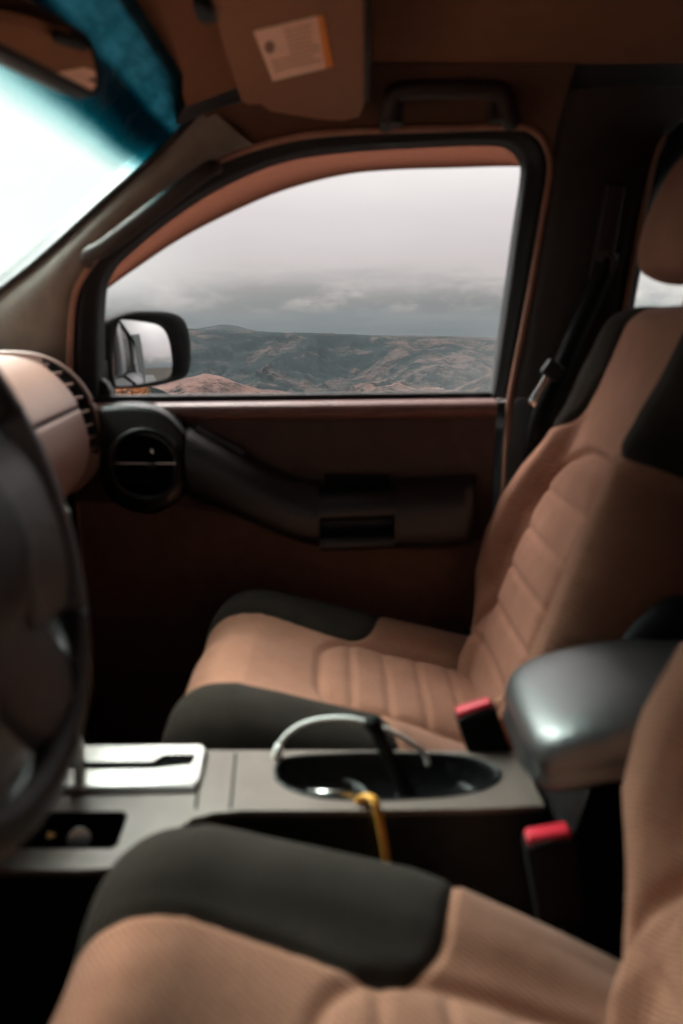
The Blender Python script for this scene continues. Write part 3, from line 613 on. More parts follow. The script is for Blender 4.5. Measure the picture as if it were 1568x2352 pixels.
# armrest box with padded lid
arm = G().loft([[(.222, y, .53), (.228, y, .80), (.232, y, .93), (.25, y, 1.005), (.5, y, 1.01), (.62, y, .95), (.66, y, .53)] for y in (-.1, -.094, .094, .1)]).make('armrest_box', M['sidep'], con, bevel=.004)
def lid_row(sc, z, dx=0.):
    poly_ = spline([(.55, .102), (.45, .104), (.32, .102), (.245, .100), (.208, .090), (.192, .062), (.188, 0), (.190, -.058), (.204, -.090), (.245, -.103), (.32, -.106), (.45, -.106), (.55, -.104)], 60)
    cx_, cy_ = .40, 0
    return [(cx_+(p.x-cx_)*sc+dx, cy_+(p.y-cy_)*sc, z-.036*max(0, (.345-(cx_+(p.x-cx_)*sc))/.16)**1.7-.006*((cy_+(p.y-cy_)*sc)/.1)**2) for p in poly_]
G().loft([lid_row(.90, 1.006), lid_row(.985, 1.006), lid_row(1.0, 1.012), lid_row(.985, 1.0215), lid_row(.985, 1.0245), lid_row(1.0, 1.029), lid_row(1.0, 1.040), lid_row(.985, 1.050), lid_row(.965, 1.0565), lid_row(.93, 1.061), lid_row(.88, 1.064), lid_row(.8, 1.067), lid_row(.7, 1.069), lid_row(.6, 1.070), lid_row(.5, 1.071), lid_row(.4, 1.0715), lid_row(.2, 1.072), lid_row(.02, 1.072)], closed=True, caps=False).make('armrest_lid', M['armlid'], con)

# ================================================================== SEATS
def sdf_round(x, v, x0, x1, hw, r):
    qx = abs(x-(x0+x1)/2)-((x1-x0)/2-r); qv = abs(v)-(hw-r)
    return math.hypot(max(qx, 0), max(qv, 0))+min(max(qx, qv), 0)-r
def split_mesh(verts, n, m, sd):
    """cut a grid (n rows of m) along the zero line of sd: returns (positive side), (negative side)"""
    res = []
    for sgn in (1, -1):
        ids = {}; vs = []; ff = []
        def get(key, co):
            if key not in ids: ids[key] = len(vs); vs.append(co)
            return ids[key]
        for i in range(n-1):
            for j in range(m-1):
                q = (i*m+j, i*m+j+1, (i+1)*m+j+1, (i+1)*m+j)
                pos = [sd[a]*sgn > 0 for a in q]
                if all(pos): ff.append(tuple(get(a, verts[a]) for a in q)); continue
                if not any(pos): continue
                poly = []
                for k in range(4):
                    a, b = q[k], q[(k+1) % 4]
                    if pos[k]: poly.append(get(a, verts[a]))
                    if pos[k] != pos[(k+1) % 4]:
                        t = sd[a]/(sd[a]-sd[b]); key = (min(a, b), max(a, b)); poly.append(get(key, verts[a].lerp(verts[b], t)))
                if len(poly) > 2: ff.append(tuple(poly))
        res.append((vs, ff))
    return res
def pieces(vs, ff):
    par = list(range(len(vs)))
    def fd(a):
        while par[a] != a: par[a] = par[par[a]]; a = par[a]
        return a
    for f in ff:
        r = fd(f[0])
        for a in f[1:]: par[fd(a)] = r
    grp = {}
    for f in ff: grp.setdefault(fd(f[0]), []).append(f)
    out = []
    for fs in grp.values():
        ids = {}; nv = []; nf = []
        for f in fs:
            r = []
            for a in f:
                if a not in ids: ids[a] = len(nv); nv.append(vs[a])
                r.append(ids[a])
            nf.append(tuple(r))
        out.append((nv, nf))
    return out
def patch_sd(d1, d2, r):
    if d1 < r and d2 < r: return r-math.hypot(r-d1, r-d2)
    return min(d1, d2)
def make_seat(cy, s, dx, label, dz=0., bx=0., pe=.048, pw=0.):
    root = empty('bucket_seat', label, 'seat', (dx, cy, .53), 'front seats of the car')
    def W_(x, v, z): return Vector((x+dx, cy+s*v, z+dz))
    # ---- cushion
    ctrl = [(-.262, -.235), (-.268, -.15), (-.264, -.075), (-.250, -.030), (-.228, -.007), (-.200, .0), (-.170, -.006), (-.140, -.022), (-.110, -.031), (-.05, -.034), (0, -.034)]
    half = spline(ctrl, 90); sec = [(p.x, p.y) for p in half]+[(-p.x, p.y) for p in half[::-1][1:]]
    m = len(sec)
    stations = []
    for x in np.linspace(.285, -.165, 110): stations.append((x, 1., 0.))
    Rf = .075
    for th in np.linspace(0, 90, 34)[1:]: stations.append((-.165-Rf*math.sin(R(th)), 1-.34*(1-math.cos(R(th))), 0))
    for t in np.linspace(0, 1, 14)[1:]: stations.append((-.24+.02*t*t, .66*(1-t)+.02, 0))
    V = []; mask = []
    for i, (x, k, _) in enumerate(stations):
        zc = interp(x, [-.24, -.14, .0, .15, .285], [.957, .962, .928, .890, .858]); zb = zc-.235
        row = []
        edge = 1-.10*max(0, (-.12-x)/.12)**2
        for (v, dzz) in sec:
            rise = .018*max(0, min(1, (-.06-x)/.12))*(1-min(1, abs(v)/.15))
            z = zb+(zc+dzz+rise-zb)*k; vv = v*edge
            z -= .055*float(np.clip((x-.04)/.22, 0, 1))**1.3*float(np.clip((-v-.06)/.13, 0, 1))*k
            if abs(v) < .2:
                d = sdf_round(x, v, -.035, .60, .118, .07)
                z -= .008*math.exp(-(d/.008)**2)*k
                if d < 0:
                    u_ = ((x+.035-.05) % .056)-.028; z -= .0045*math.exp(-((abs(u_)-.028)/.006)**2)*min(1, -d/.012)
                    z += .006*min(1, -d/.03)
            row.append([x, vv, z, k])
        for j in range(m):
            v = sec[j][0]; bnd = interp(x, [-.24, .02], [.158, .126]); d1 = abs(v)-bnd+pw; d2 = pe-x+(abs(v)-.126)*.25; r = .05
            mask.append(max(patch_sd(d1, d2, r), -.095-sec[j][1])); a_, b_, z_, k_ = row[j]
            z_ += (-.0055*math.exp(-(mask[-1]/.0045)**2)+.0024*(fbm(a_*13+40, b_*13+40, 5, 3)-.5)*2)*k_
            V.append(W_(a_, b_, z_))
    sp = split_mesh(V, len(stations), m, mask)
    build('seat_cushion', *sp[1], M['tan'], root, recalc=False)
    for pc_ in pieces(*sp[0]): build('cushion_bolster', *pc_, M['darkfab'], root, recalc=False)
    # ---- backrest
    rk = R(20); hb = Vector((math.sin(rk), 0, math.cos(rk))); fw = Vector((-math.cos(rk), 0, math.sin(rk))); B = Vector((.262+bx, 0, .925))
    def Bk(h, v, t): q = B+hb*h+fw*t; return W_(q.x, v, q.z)
    hs = [-.09, .0, .06, .13, .20, .27, .33, .39, .45, .52, .585]; Ws = [.12, .19, .250, .268, .258, .228, .192, .186, .200, .196, .188]; cs = [.02, .03, .042, .050, .050, .043, .032, .024, .02, .016, .012]
    bctrl = [(-1.0, -.12, 0), (-1.02, -.07, 0), (-1.01, -.03, .1), (-.965, -.008, .55), (-.90, 0, .9), (-.82, 0, 1.), (-.74, 0, .92), (-.675, 0, .58), (-.615, 0, .2), (-.53, 0, .0), (-.25, 0, -.04), (0, 0, -.06)]
    stations = [(h, 0.) for h in np.linspace(-.09, .528, 146)]
    for th in np.linspace(0, 90, 26)[1:]: stations.append((.528+.055*math.sin(R(th)), 1-math.cos(R(th))))
    for t in np.linspace(0, 1, 8)[1:]: stations.append((.583, 1+t))
    V = []; mask = []
    for h, e in stations:
        W = interp(h, hs, Ws); c = interp(h, hs, cs)
        hv = spline([(a*W, b+cc*c, 0) for a, b, cc in bctrl], 90)
        sc = [(p.x, p.y) for p in hv]+[(-p.x, p.y) for p in hv[::-1][1:]]
        m = len(sc); row_ = []
        for v, t in sc:
            if abs(v) < W*.8:
                d = sdf_round(h, v, -.3, .335, .138, .11)
                t -= .010*math.exp(-(d/.007)**2)
                if d < 0:
                    u_ = ((h-.045) % .070)-.035; t -= .0042*math.exp(-((abs(u_)-.035)/.006)**2)*min(1, -d/.012); t += .016*min(1, -d/.03)
                t += .012*math.exp(-((h-.14)/.10)**2)*max(0, 1-(v/(W*.6))**2)
            if e <= 1: t = -.065+(t+.065)*(1-e*.92); v *= (1-.18*e*e)
            else: t = -.065+(t+.065)*.08; t = -.065+(t+.065)*(2-e); v *= .82
            row_.append([h, v, t])
        for j in range(m):
            v, t = sc[j]
            d1 = abs(v)-(.118+.0*h); d2 = h-.345+(abs(v)-.118)*-.10; r = .055
            mask.append(patch_sd(d1, d2, r)); hh, vv, tt = row_[j]
            if e <= 1: tt += -.0055*math.exp(-(mask[-1]/.0045)**2)+.0022*(fbm(hh*14+40, vv*14+40, 3, 3)-.5)*2
            V.append(Bk(hh, vv, tt))
    sp = split_mesh(V, len(stations), m, mask)
    build('backrest', *sp[1], M['tan'], root, recalc=False)
    for pc_ in pieces(*sp[0]): build('shoulder_patch', *pc_, M['darkfab'], root, recalc=False)
    G().loft([[Bk(h, -w, -.118), Bk(h, -w*.9, -.15), Bk(h, w*.9, -.15), Bk(h, w, -.118)] for h, w in zip(hs, Ws)]+[[Bk(.585, -.15, -.08), Bk(.585, -.15, -.12), Bk(.585, .15, -.12), Bk(.585, .15, -.08)]]).make('back_shell', M['seatback'], root)
    # ---- headrest on two posts
    rows = []
    for k in range(17):
        a = -math.pi/2+math.pi*k/16; zz = .10*math.sin(a); sc_ = max(.02, math.cos(a))**.45
        rows.append([Bk(.703+zz, .145*sc_*math.copysign(abs(math.cos(t))**.75, math.cos(t)), -.002+.052*sc_*math.copysign(abs(math.sin(t))**.8, math.sin(t))) for t in np.linspace(0, 2*math.pi, 40, endpoint=False)])
    hr = G().loft(rows, closed=True, caps=True).make('headrest', M['tan'], root)
    for v in (-.06, .06): G().tube([Bk(.52, v, -.06), Bk(.64, v, -.05)], .006, 12).make('headrest_post', M['chrome'], hr)
    # ---- base
    g = G().box(W_(.03, 0, .66), (.44, .40, .11)).box(W_(.03, .17, .575), (.50, .05, .09)).box(W_(.03, -.17, .575), (.50, .05, .09))
    g.make('seat_base', M['seatback'], root, bevel=.01)
    G().loft([[W_(x, .262, z), W_(x, .285, z)] for x, z in ((.35, .90), (.30, .86), (.2, .80), (.0, .76), (-.1, .75))]).make('recliner_cover', M['black'], root, solid=.05)
    rows = []
    for v_, k in ((-.215, .9), (-.262, 1.), (-.275, .93), (-.28, .75), (-.281, .1)):
        rows.append([Bk(.085+k*.125*math.cos(a)*(1.15 if math.cos(a) > 0 else .9), v_, -.085+k*.072*math.sin(a)) for a in np.linspace(0, 2*math.pi, 40, endpoint=False)])
    G().loft(rows, closed=True, caps=True).make('recliner_cover', M['black'], root)
    return root, W_
seat1, W1 = make_seat(.36, 1, 0., 'tan front seat beside the closed passenger door, charcoal patches and ribbed centre')
seat2, W2 = make_seat(-.375, -1, .014, 'tan front seat nearest the camera, its charcoal bolster filling the foot of the photo', bx=-.004, dz=.02, pe=.066, pw=.012)
# belt buckles belong to the seats
def buckle(root, a, b, width_dir, depth):
    a = Vector(a); b = Vector(b); t = (a-b).normalized(); w = Vector(width_dir); w = (w-t*w.dot(t)).normalized(); dd = t.cross(w)
    rot = Matrix((w, dd, t)).transposed()
    bo = G().box(lerp(a, b, .5), (.050, .026, (a-b).length), rot).make('buckle', M['blackmat'], root, bevel=.004)
    G().box(a+t*.003, (.044, .018, .012), rot).make('release_button', M['red'], bo, bevel=.004)
    G().box(a+t*.0012-dd*.0095, (.036, .003, .004), rot).make('latch_slot', M['rubber'], bo)
    G().box(lerp(a, b, 1.)-t*.12, (.03, .010, .26), rot).make('buckle_stalk', M['blackmat'], bo, bevel=.003)
c0 = at(1090, 1632, y=.085)
buckle(seat1, c0, c0+Vector((.030, .004, -.085)), (1, 0, .42), 1)
c1 = at(1258, 1922, y=-.095)
buckle(seat2, c1, c1+Vector((.02, .002, -.10)), (1, 0, .36), 1)

# ================================================================== SEAT BELT
belt = empty('seat_belt', 'black seat belt with silver tongue hanging on the door pillar behind the far seat', 'seat belt', (.40, .62, 1.0))
bpth = spline([(.458, .615, 1.545), (.44, .612, 1.49), (.415, .608, 1.43), (.392, .600, 1.375), (.372, .598, 1.325), (.352, .60, 1.26), (.345, .615, 1.1), (.36, .625, .8), (.38, .63, .56)], 40)
G().loft([[p+Vector((-.020, .006, -.006)) for p in bpth], [p+Vector((.0, -.002, 0)) for p in bpth], [p+Vector((.022, .008, .006)) for p in bpth]]).make('webbing', M['blackmat'], belt, solid=.0015)
q = spline([at(1262, 862, y=.585), at(1245, 890, y=.582), at(1220, 930, y=.58)], 8)
G().tube(q, .0085, 10, flat=.35, up=(0, 1, 0)).make('tongue', M['chrome'], belt)
G().box(at(1268, 850, y=.59), (.034, .02, .03), Matrix.Rotation(R(35), 3, 'Y')).make('tongue_grip', M['black'], belt, bevel=.005)
G().tube(spline([at(1378, 610, y=.625), at(1385, 585, y=.615), at(1402, 585, y=.612), at(1410, 600, y=.615), at(1400, 622, y=.62)], 16), .006, 10).make('belt_guide', M['pillarshade'], belt)
G().box(at(1392, 535, y=.64), (.035, .02, .16), Matrix.Rotation(R(6), 3, 'Y')).make('height_adjuster', M['pillarshade'], belt, bevel=.006)

# ================================================================== SUN VISOR
vis = empty('sun_visor', 'tan sun visor folded up to the roof with a peach warning label', 'sun visor', (-.06, .40, 1.78))
VP0 = Vector((-.06, .4, 1.772)); VN = Vector((.10, .0, 1)).normalized()
vp = [onplane(*q, VP0, VN) for q in [(478, -30), (490, 20), (525, 140), (555, 232), (572, 240), (598, 238), (625, 258), (700, 273), (790, 276), (825, 268), (836, 240), (838, 120), (836, -40), (826, -170), (480, -150)]]
vb = [Vector(p) for p in vp]
vcn = sum(vb, Vector())/len(vb)
G().loft([[vcn+(p-vcn)*.97-Vector((0, 0, .001)) for p in vb], vb, [p+Vector((0, 0, .007)) for p in vb], [p+Vector((0, 0, .014)) for p in vb], [vcn+(p-vcn)*.97+Vector((0, 0, .016)) for p in vb]], closed=True, caps=True).make('visor_panel', M['visorcloth'], vis, smooth=True, bevel=.002)
G().tube([vb[10]+Vector((.004, -.01, .005)), vb[12]+Vector((.004, 0, .005))], .004, 10).make('visor_hem', M['pillarshade'], vis)
def lab(px, py, h=0.): return onplane(px, py, VP0-VN*(.0016+h), VN)
sticker = G().prism([lab(582, 72), lab(742, 34), lab(765, 152), lab(626, 186)], (0, 0, .0006)).make('warning_label', M['paper'], vis, smooth=False)
G().prism([lab(728, 37.5, .0012), lab(742, 34, .0012), lab(765, 152, .0012), lab(748, 156, .0012)], (0, 0, .0006)).make('orange_bar', M['paperorange'], sticker, smooth=False)
g = G(); ccx, ccy = 619, 108
g.prism([lab(ccx+12*math.cos(t), ccy+14*math.sin(t), .0012) for t in np.linspace(0, 2*math.pi, 20, endpoint=False)], (0, 0, .0006)).make('pictogram', M['ink'], sticker, smooth=False)
g = G()
def lq(u_, v_):   # label coordinates, u along the width, v down
    a_ = Vector((582, 72, 0)).lerp(Vector((742, 34, 0)), u_); b_ = Vector((626, 186, 0)).lerp(Vector((765, 152, 0)), u_); c_ = a_.lerp(b_, v_); return lab(c_.x, c_.y, .0012)
random.seed(3)
for k in range(9):
    v0 = .10+.088*k; u0 = .40 if v0 < .55 else .08; u1 = .86-random.random()*.14
    g.prism([lq(u0, v0), lq(u1, v0), lq(u1, v0+.03), lq(u0, v0+.03)], (0, 0, .0006))
g.make('print_lines', M['inklight'], sticker, smooth=False)
clip = G().box(at(478, 16, z=1.79), (.03, .04, .02)).box(at(470, 24, z=1.775), (.014, .05, .012)).make('visor_clip', M['black'], vis, bevel=.004)

# ================================================================== INTERIOR MIRROR
rm = empty('rear_view_mirror', 'black rear view mirror hanging at the top of the windscreen', 'mirror', (-.28, 0, 1.70))
tf, bf, tn, bn = Vector((-.262, .128, 1.722)), Vector((-.256, .128, 1.660)), Vector((-.330, -.13, 1.722)), Vector((-.324, -.13, 1.660))
ax = (tf-tn).normalized(); up_ = (tf-bf).normalized(); nm = ax.cross(up_).normalized()
if nm.x < 0: nm = -nm
mc2 = (tf+bf+tn+bn)/4
def mr(w, h, r, k): return [mc2+ax*p[0]+up_*p[1]+nm*k for p in rrect(w, h, r, 8)]
w_, h_ = (tf-tn).length, (tf-bf).length
G().loft([mr(w_-.010, h_-.010, .02, -.002), mr(w_-.010, h_-.010, .02, .001), mr(w_-.004, h_-.004, .022, .002), mr(w_, h_, .024, -.004), mr(w_+.002, h_+.002, .026, -.016), mr(w_-.03, h_-.012, .02, -.034), mr(w_-.10, h_-.035, .01, -.044)], closed=True, caps=True).make('mirror_housing', M['black'], rm)
G().prism(mr(w_-.011, h_-.011, .0195, -.0012), nm*.0014).make('mirror_glass', M['mirror'], rm, smooth=False)
G().tube([mc2-nm*.03, mc2-nm*.045+Vector((0, 0, .03)), Vector((-.275, 0, 1.785))], .011, 14).make('mirror_stem', M['black'], rm)

# ================================================================== LOOSE THINGS
cab = empty('charging_cable', 'looped white charging cable rising from the cup holder', 'cable', at(640, 1735, z=ZC))
cp = spline([at(634, 1745, y=.062), at(640, 1718, y=.060), at(655, 1692, y=.058), at(690, 1666, y=.056), at(740, 1652, y=.054), at(800, 1651, y=.052), at(855, 1664, y=.050), at(905, 1684, y=.052), at(945, 1708, y=.055), at(972, 1730, y=.056), at(985, 1760, y=.05)], 60)
G().tube(cp, .0031, 12).make('cable_cord', M['white'], cab)
G().tube([cp[0], cp[2], cp[5], cp[7], cp[8]], [.0075, .0085, .008, .0065, .0045], 14, flat=.75).make('plug', M['white'], cab)
tie = G().tube(spline([at(852, 1650, y=.030), at(862, 1672, y=.028), at(885, 1725, y=.020), at(915, 1785, y=.012), at(940, 1842, y=.004)], 20), [.0075, .011, .010, .0095, .0095]*4, 12, flat=.7)
tie.v = []; tie.f = []
tp = spline([at(850, 1648, y=.032), at(862, 1672, y=.028), at(885, 1725, y=.020), at(915, 1785, y=.012), at(945, 1850, y=.004)], 24)
tie.tube(tp, [.007+.004*math.exp(-((i-3)/2.5)**2)+.003*i/24 for i in range(24)], 12)
tie.make('cable_strap', M['blackmat'], None, label='black strap end leaning out of the cup holder across the white cable', cat='strap')
op = spline([at(824, 1856, y=-.022), at(831, 1838, y=-.032), at(847, 1830, y=-.043), at(862, 1846, y=-.052), at(872, 1888, y=-.057), at(882, 1938, y=-.060), at(889, 1990, y=-.062), at(893, 2050, y=-.062)], 60)
G().tube(op, .0078, 14, flat=.42, up=(0, 1, 1)).make('lanyard', M['orange'], None, label='orange strap hanging over the console edge from the cup holder', cat='strap')
for k, (px, py, m_, tilt, lb) in enumerate(((112, 1902, 'brass', 35, 'copper coin leaning in the console coin tray'), (182, 1928, 'nickel', 62, 'silver coin standing on edge in the coin tray'))):
    q = at(px, py, z=.900); g = G(); g.disc(q, .012, Matrix.Rotation(R(tilt), 3, 'X') @ Vector((.3, 0, 1)), .002, 28)
    g.make('coin', M[m_], None, label=lb, cat='coin', smooth=False, bevel=.0004)
q = at(860, 1800, z=.872)
G().tube([q, q+Vector((.012, .004, .010)), q+Vector((.03, .0, .004))], .006, 12).make('key_fob', M['chrome'], None, label='small metal object lying in the cup holder beside the black strap', cat='key')
q0_ = at(705, 1833, z=.917); q1_ = at(815, 1838, z=.917)
G().tube([q0_+Vector((0, .004, .004)), q1_+Vector((0, .004, .004))], .0042, 10).make('pen', M['nickel'], None, label='thin grey pen lying along the near rim of the cup holder', cat='pen')

# ================================================================== LAND OUTSIDE
def sst(a, b, x): t = np.clip((x-a)/(b-a), 0, 1); return t*t*(3-2*t)
az = np.concatenate([np.linspace(-180, -40, 60)[:-1], np.linspace(-40, -19, 30)[:-1], np.linspace(-19, 13, 620)[:-1], np.linspace(13, 40, 40)[:-1], np.linspace(40, 180, 60)])
rr = np.concatenate([[3], np.geomspace(4, 300, 40)[:-1], np.geomspace(300, 2200, 230)[:-1], np.linspace(2200, 6300, 210)[:-1], np.geomspace(6300, 14000, 50)])
A, RR = np.meshgrid(az, rr); X = RR*np.sin(np.radians(A)); Y = RR*np.cos(np.radians(A))
tan = np.tan
base_z = -np.clip(RR-9, 0, None)*.125; base_z = np.maximum(base_z, -420)
def elev(px_y): return tan(-np.arctan((px_y-CY)/F)-PT)
pxA = 784+1800*np.tan(np.radians(A))/1.0
# plateau and canyon wall
ptop = np.interp(pxA, [200, 430, 620, 760, 850, 1000, 1130, 1300], [752, 756, 764, 766, 772, 775, 783, 786])
ztop = elev(ptop)*5700+1.4
big = fbm(X/900, Y/900, 11); med = fbm(X/260, Y/260, 21); fine = fbm(X/70, Y/70, 31, 4)
rb = 5500+350*(big-.5)*2
foot = np.interp(pxA, [200, 600, 800, 1000, 1200], [3100, 3000, 2700, 2300, 2000])
t = np.clip((RR-foot)/(rb-foot), 0, 1.)
prof = np.interp(t, [0, .35, .6, .78, .90, .97, 1], [0, .22, .45, .60, .80, .97, 1.])
wx = X+160*(big-.5)*2+60*(med-.5)*2; wy = Y+200*(fbm(X/700, Y/700, 15)-.5)*2
gul = 1-np.abs(fbm(wx/620, wy/1500, 41, 4)-.5)*2
gul2 = 1-np.abs(fbm(wx/210+wy/900, wy/520, 51, 4)-.5)*2
gamp = 4*t*(1-t)
zw = lerp(-380, 0, prof)+ztop*prof + gamp*(190*(gul-.82)+105*(gul2-.8))+gamp*46*(med-.5)+12*(fine-.5)*np.clip(gamp+.25, 0, 1)
plate_ = RR > rb
zw = np.where(plate_, ztop+(fine-.5)*16+(med-.5)*18-(RR-rb)*.004, zw)
# far hump and far ridge
hump = 78*np.exp(-((A+8.2)/1.9)**2)*sst(7000, 8800, RR)*(1-sst(9200, 12000, RR))
zw = zw+hump
# nearer pink hill
def ridge(ctrpx, ys, r0, w, amp):
    el = elev(np.interp(pxA, ctrpx, ys)); zz = el*r0+1.42
    return zz-(np.abs(RR-r0)/w)**1.5*amp
n1 = fbm(X/120, Y/120, 61); n2 = fbm(X/75, Y/75, 71, 3)
g1 = 1-np.abs(fbm((X+90*n1)/210, (Y+160*n1)/520, 81, 4)-.5)*2
zh = ridge([200, 380, 430, 470, 510, 560, 600, 635, 680, 740, 900], [905, 876, 862, 855, 862, 880, 893, 893, 905, 930, 990], 1600, 420, 190)+20*(n1-.5)+5*(n2-.5)+40*(g1-.8)*np.clip(np.abs(RR-1600)/500, 0, 1)
zs = ridge([100, 300, 345, 380, 425, 500], [860, 872, 882, 896, 921, 970], 520, 170, 60)+5*(n1-.5)+3*(n2-.5)
zr = ridge([850, 960, 1040, 1100, 1130, 1300], [1000, 935, 896, 868, 850, 800], 1500, 500, 190)+22*(n1-.5)+4*(n2-.5)
zr2 = ridge([600, 760, 860, 980, 1060, 1200], [960, 915, 880, 872, 866, 850], 2300, 700, 150)+130*(g1-.82)+25*(n1-.5)
Z = np.maximum.reduce([base_z, np.where(RR > 1800, zw, -9999), zh, zs, zr, zr2])
flat = sst(28, 70, np.abs(A+2)); Z = Z*(1-flat)+flat*(-np.clip(RR-60,0,None)*.006-.0+6*(fbm(X/200, Y/200, 91)-.5)*sst(20, 200, RR))
Z = np.where(RR < 9, 0, Z)
Z = Z-.02
soilid = np.argmax(np.stack([base_z, np.where(RR > 1800, zw, -9999), zh, zs, np.maximum(zr, zr2)]), 0)
pinkw = np.where(soilid == 2, 1., np.where(soilid == 4, .55, 0.)); scrubw = np.where(soilid == 3, 1., np.where(soilid == 1, .45+.35*(1-sst(700, 1000, pxA)), .12))
nr, na = Z.shape
verts = np.stack([X, Y, Z], -1).reshape(-1, 3)
i, j = np.meshgrid(np.arange(nr-1), np.arange(na-1), indexing='ij')
q = np.stack([i*na+j, i*na+j+1, (i+1)*na+j+1, (i+1)*na+j], -1).reshape(-1, 4)
me = bpy.data.meshes.new('terrain'); nv = len(verts)
verts = np.concatenate([verts, [[0, 0, -.02]]]); soil_c = np.concatenate([np.stack([pinkw, scrubw, pinkw*0, pinkw*0+1], -1).reshape(-1, 4), [[0, 0, 0, 1]]]).astype(np.float32); tri = np.array([[nv, k+1, k] for k in range(na-1)])
me.vertices.add(len(verts)); me.vertices.foreach_set('co', verts.ravel())
me.loops.add(q.size+tri.size); me.loops.foreach_set('vertex_index', np.concatenate([q.ravel(), tri.ravel()]))
me.polygons.add(len(q)+len(tri)); me.polygons.foreach_set('loop_start', np.concatenate([np.arange(len(q))*4, len(q)*4+np.arange(len(tri))*3]))
me.polygons.foreach_set('use_smooth', np.ones(len(q)+len(tri), bool)); me.update(calc_edges=True); me.attributes.new('ground_cover', 'FLOAT_COLOR', 'POINT').data.foreach_set('color', soil_c.ravel())
bm = bmesh.new(); bm.from_mesh(me)
bmesh.ops.recalc_face_normals(bm, faces=bm.faces[:])
if bm.faces[len(bm.faces)//3].normal.z < 0: bmesh.ops.reverse_faces(bm, faces=bm.faces[:])
bm.to_mesh(me); bm.free()
def land():
    m, nt, b = newmat('scrub and rock'); L = nt.links
    ge = N(nt, 'ShaderNodeNewGeometry'); sx = N(nt, 'ShaderNodeSeparateXYZ'); L.new(ge.outputs['Normal'], sx.inputs[0])
    ps = N(nt, 'ShaderNodeSeparateXYZ'); L.new(ge.outputs['Position'], ps.inputs[0])
    def noise(sc, det=8., rough=.65, dist=0.):
        n = N(nt, 'ShaderNodeTexNoise', Scale=sc, Detail=det, Roughness=rough, Distortion=dist); L.new(ge.outputs['Position'], n.inputs['Vector']); return n.outputs['Fac']
    def rng_(v, a, b_, c=0., d=1.):
        r = N(nt, 'ShaderNodeMapRange'); L.new(v, r.inputs['Value'])
        for k, w in zip(('From Min', 'From Max', 'To Min', 'To Max'), (a, b_, c, d)): r.inputs[k].default_value = w
        return r.outputs['Result']
    def mix(f, a, b_):
        x = N(nt, 'ShaderNodeMix', data_type='RGBA')
        L.new(f, x.inputs['Factor'])
        for s_, w in (('A', a), ('B', b_)):
            if isinstance(w, tuple): x.inputs[s_].default_value = (*w, 1)
            else: L.new(w, x.inputs[s_])
        return x.outputs['Result']
    soil = mix(rng_(noise(.012), .38, .62), (.085, .058, .05), (.042, .041, .041))
    rock = mix(rng_(noise(.02, 10., .75), .35, .65), (.012, .014, .016), (.052, .045, .043))
    # strata in the cliff
    wv = N(nt, 'ShaderNodeTexWave', Scale=.011, Distortion=6., Detail=4.); wv.bands_direction = 'Z'; wv.inputs['Detail Scale'].default_value = .05; L.new(ge.outputs['Position'], wv.inputs['Vector'])
    rock = mix(rng_(wv.outputs['Fac'], .35, .75, 0, .5), rock, (.085, .069, .063))
    at_ = N(nt, 'ShaderNodeAttribute', attribute_name='ground_cover'); sc_ = N(nt, 'ShaderNodeSeparateColor'); L.new(at_.outputs['Color'], sc_.inputs[0])
    pk = N(nt, 'ShaderNodeMath', operation='MULTIPLY'); L.new(sc_.outputs['Red'], pk.inputs[0]); L.new(rng_(noise(.018, 8., .7), .3, .6, .35, 1.), pk.inputs[1])
    soil = mix(pk.outputs[0], soil, (.19, .115, .098))
    c = mix(rng_(sx.outputs['Z'], .72, .93), rock, soil)
    sc1 = N(nt, 'ShaderNodeMath', operation='ADD'); L.new(noise(.004, 9., .7, .6), sc1.inputs[0]); L.new(rng_(noise(.06, 6., .75), .2, .8, -.12, .12), sc1.inputs[1])
    sc2 = N(nt, 'ShaderNodeMath', operation='MULTIPLY_ADD'); L.new(sc_.outputs['Green'], sc2.inputs[0]); sc2.inputs[1].default_value = .17; L.new(sc1.outputs[0], sc2.inputs[2])
    c = mix(rng_(sc2.outputs[0], .52, .62), c, (.010, .0175, .0185))
    dots = rng_(noise(.09, 5., .8), .60, .66); c = mix(dots, c, (.02, .027, .024))
    pale = rng_(noise(.05, 6., .7), .66, .72, 0, .6); c = mix(pale, c, (.15, .115, .105))
    # the plain around the road is dry grass
    dist = N(nt, 'ShaderNodeVectorMath', operation='LENGTH'); L.new(ge.outputs['Position'], dist.inputs[0])
    grass = mix(rng_(noise(2.5), .35, .65), (.05, .048, .042), (.085, .078, .066))
    c = mix(rng_(dist.outputs['Value'], 60., 160.), grass, c)
    L.new(c, b.inputs['Base Color']); b.inputs['Roughness'].default_value = 1; b.inputs['Specular IOR Level'].default_value = .05
    bp = N(nt, 'ShaderNodeBump', Strength=1., Distance=16.); L.new(noise(.045, 8., .7), bp.inputs['Height']); L.new(bp.outputs['Normal'], b.inputs['Normal'])
    return m
M['land'] = land(); me.materials.append(M['land'])
ter = bpy.data.objects.new('terrain', me); C.objects.link(ter); ter['kind'] = 'structure'
# road under the car
g = G().loft([[(x, y, .0) for y in (-3.2, -1, 1.2, 2.0)] for x in np.linspace(-60, 60, 25)])
g.make('road', surf('worn asphalt', (.05, .05, .052), .9, var=.25, vscale=3., bump=.4, bscale=60), None, smooth=False, kind='structure')

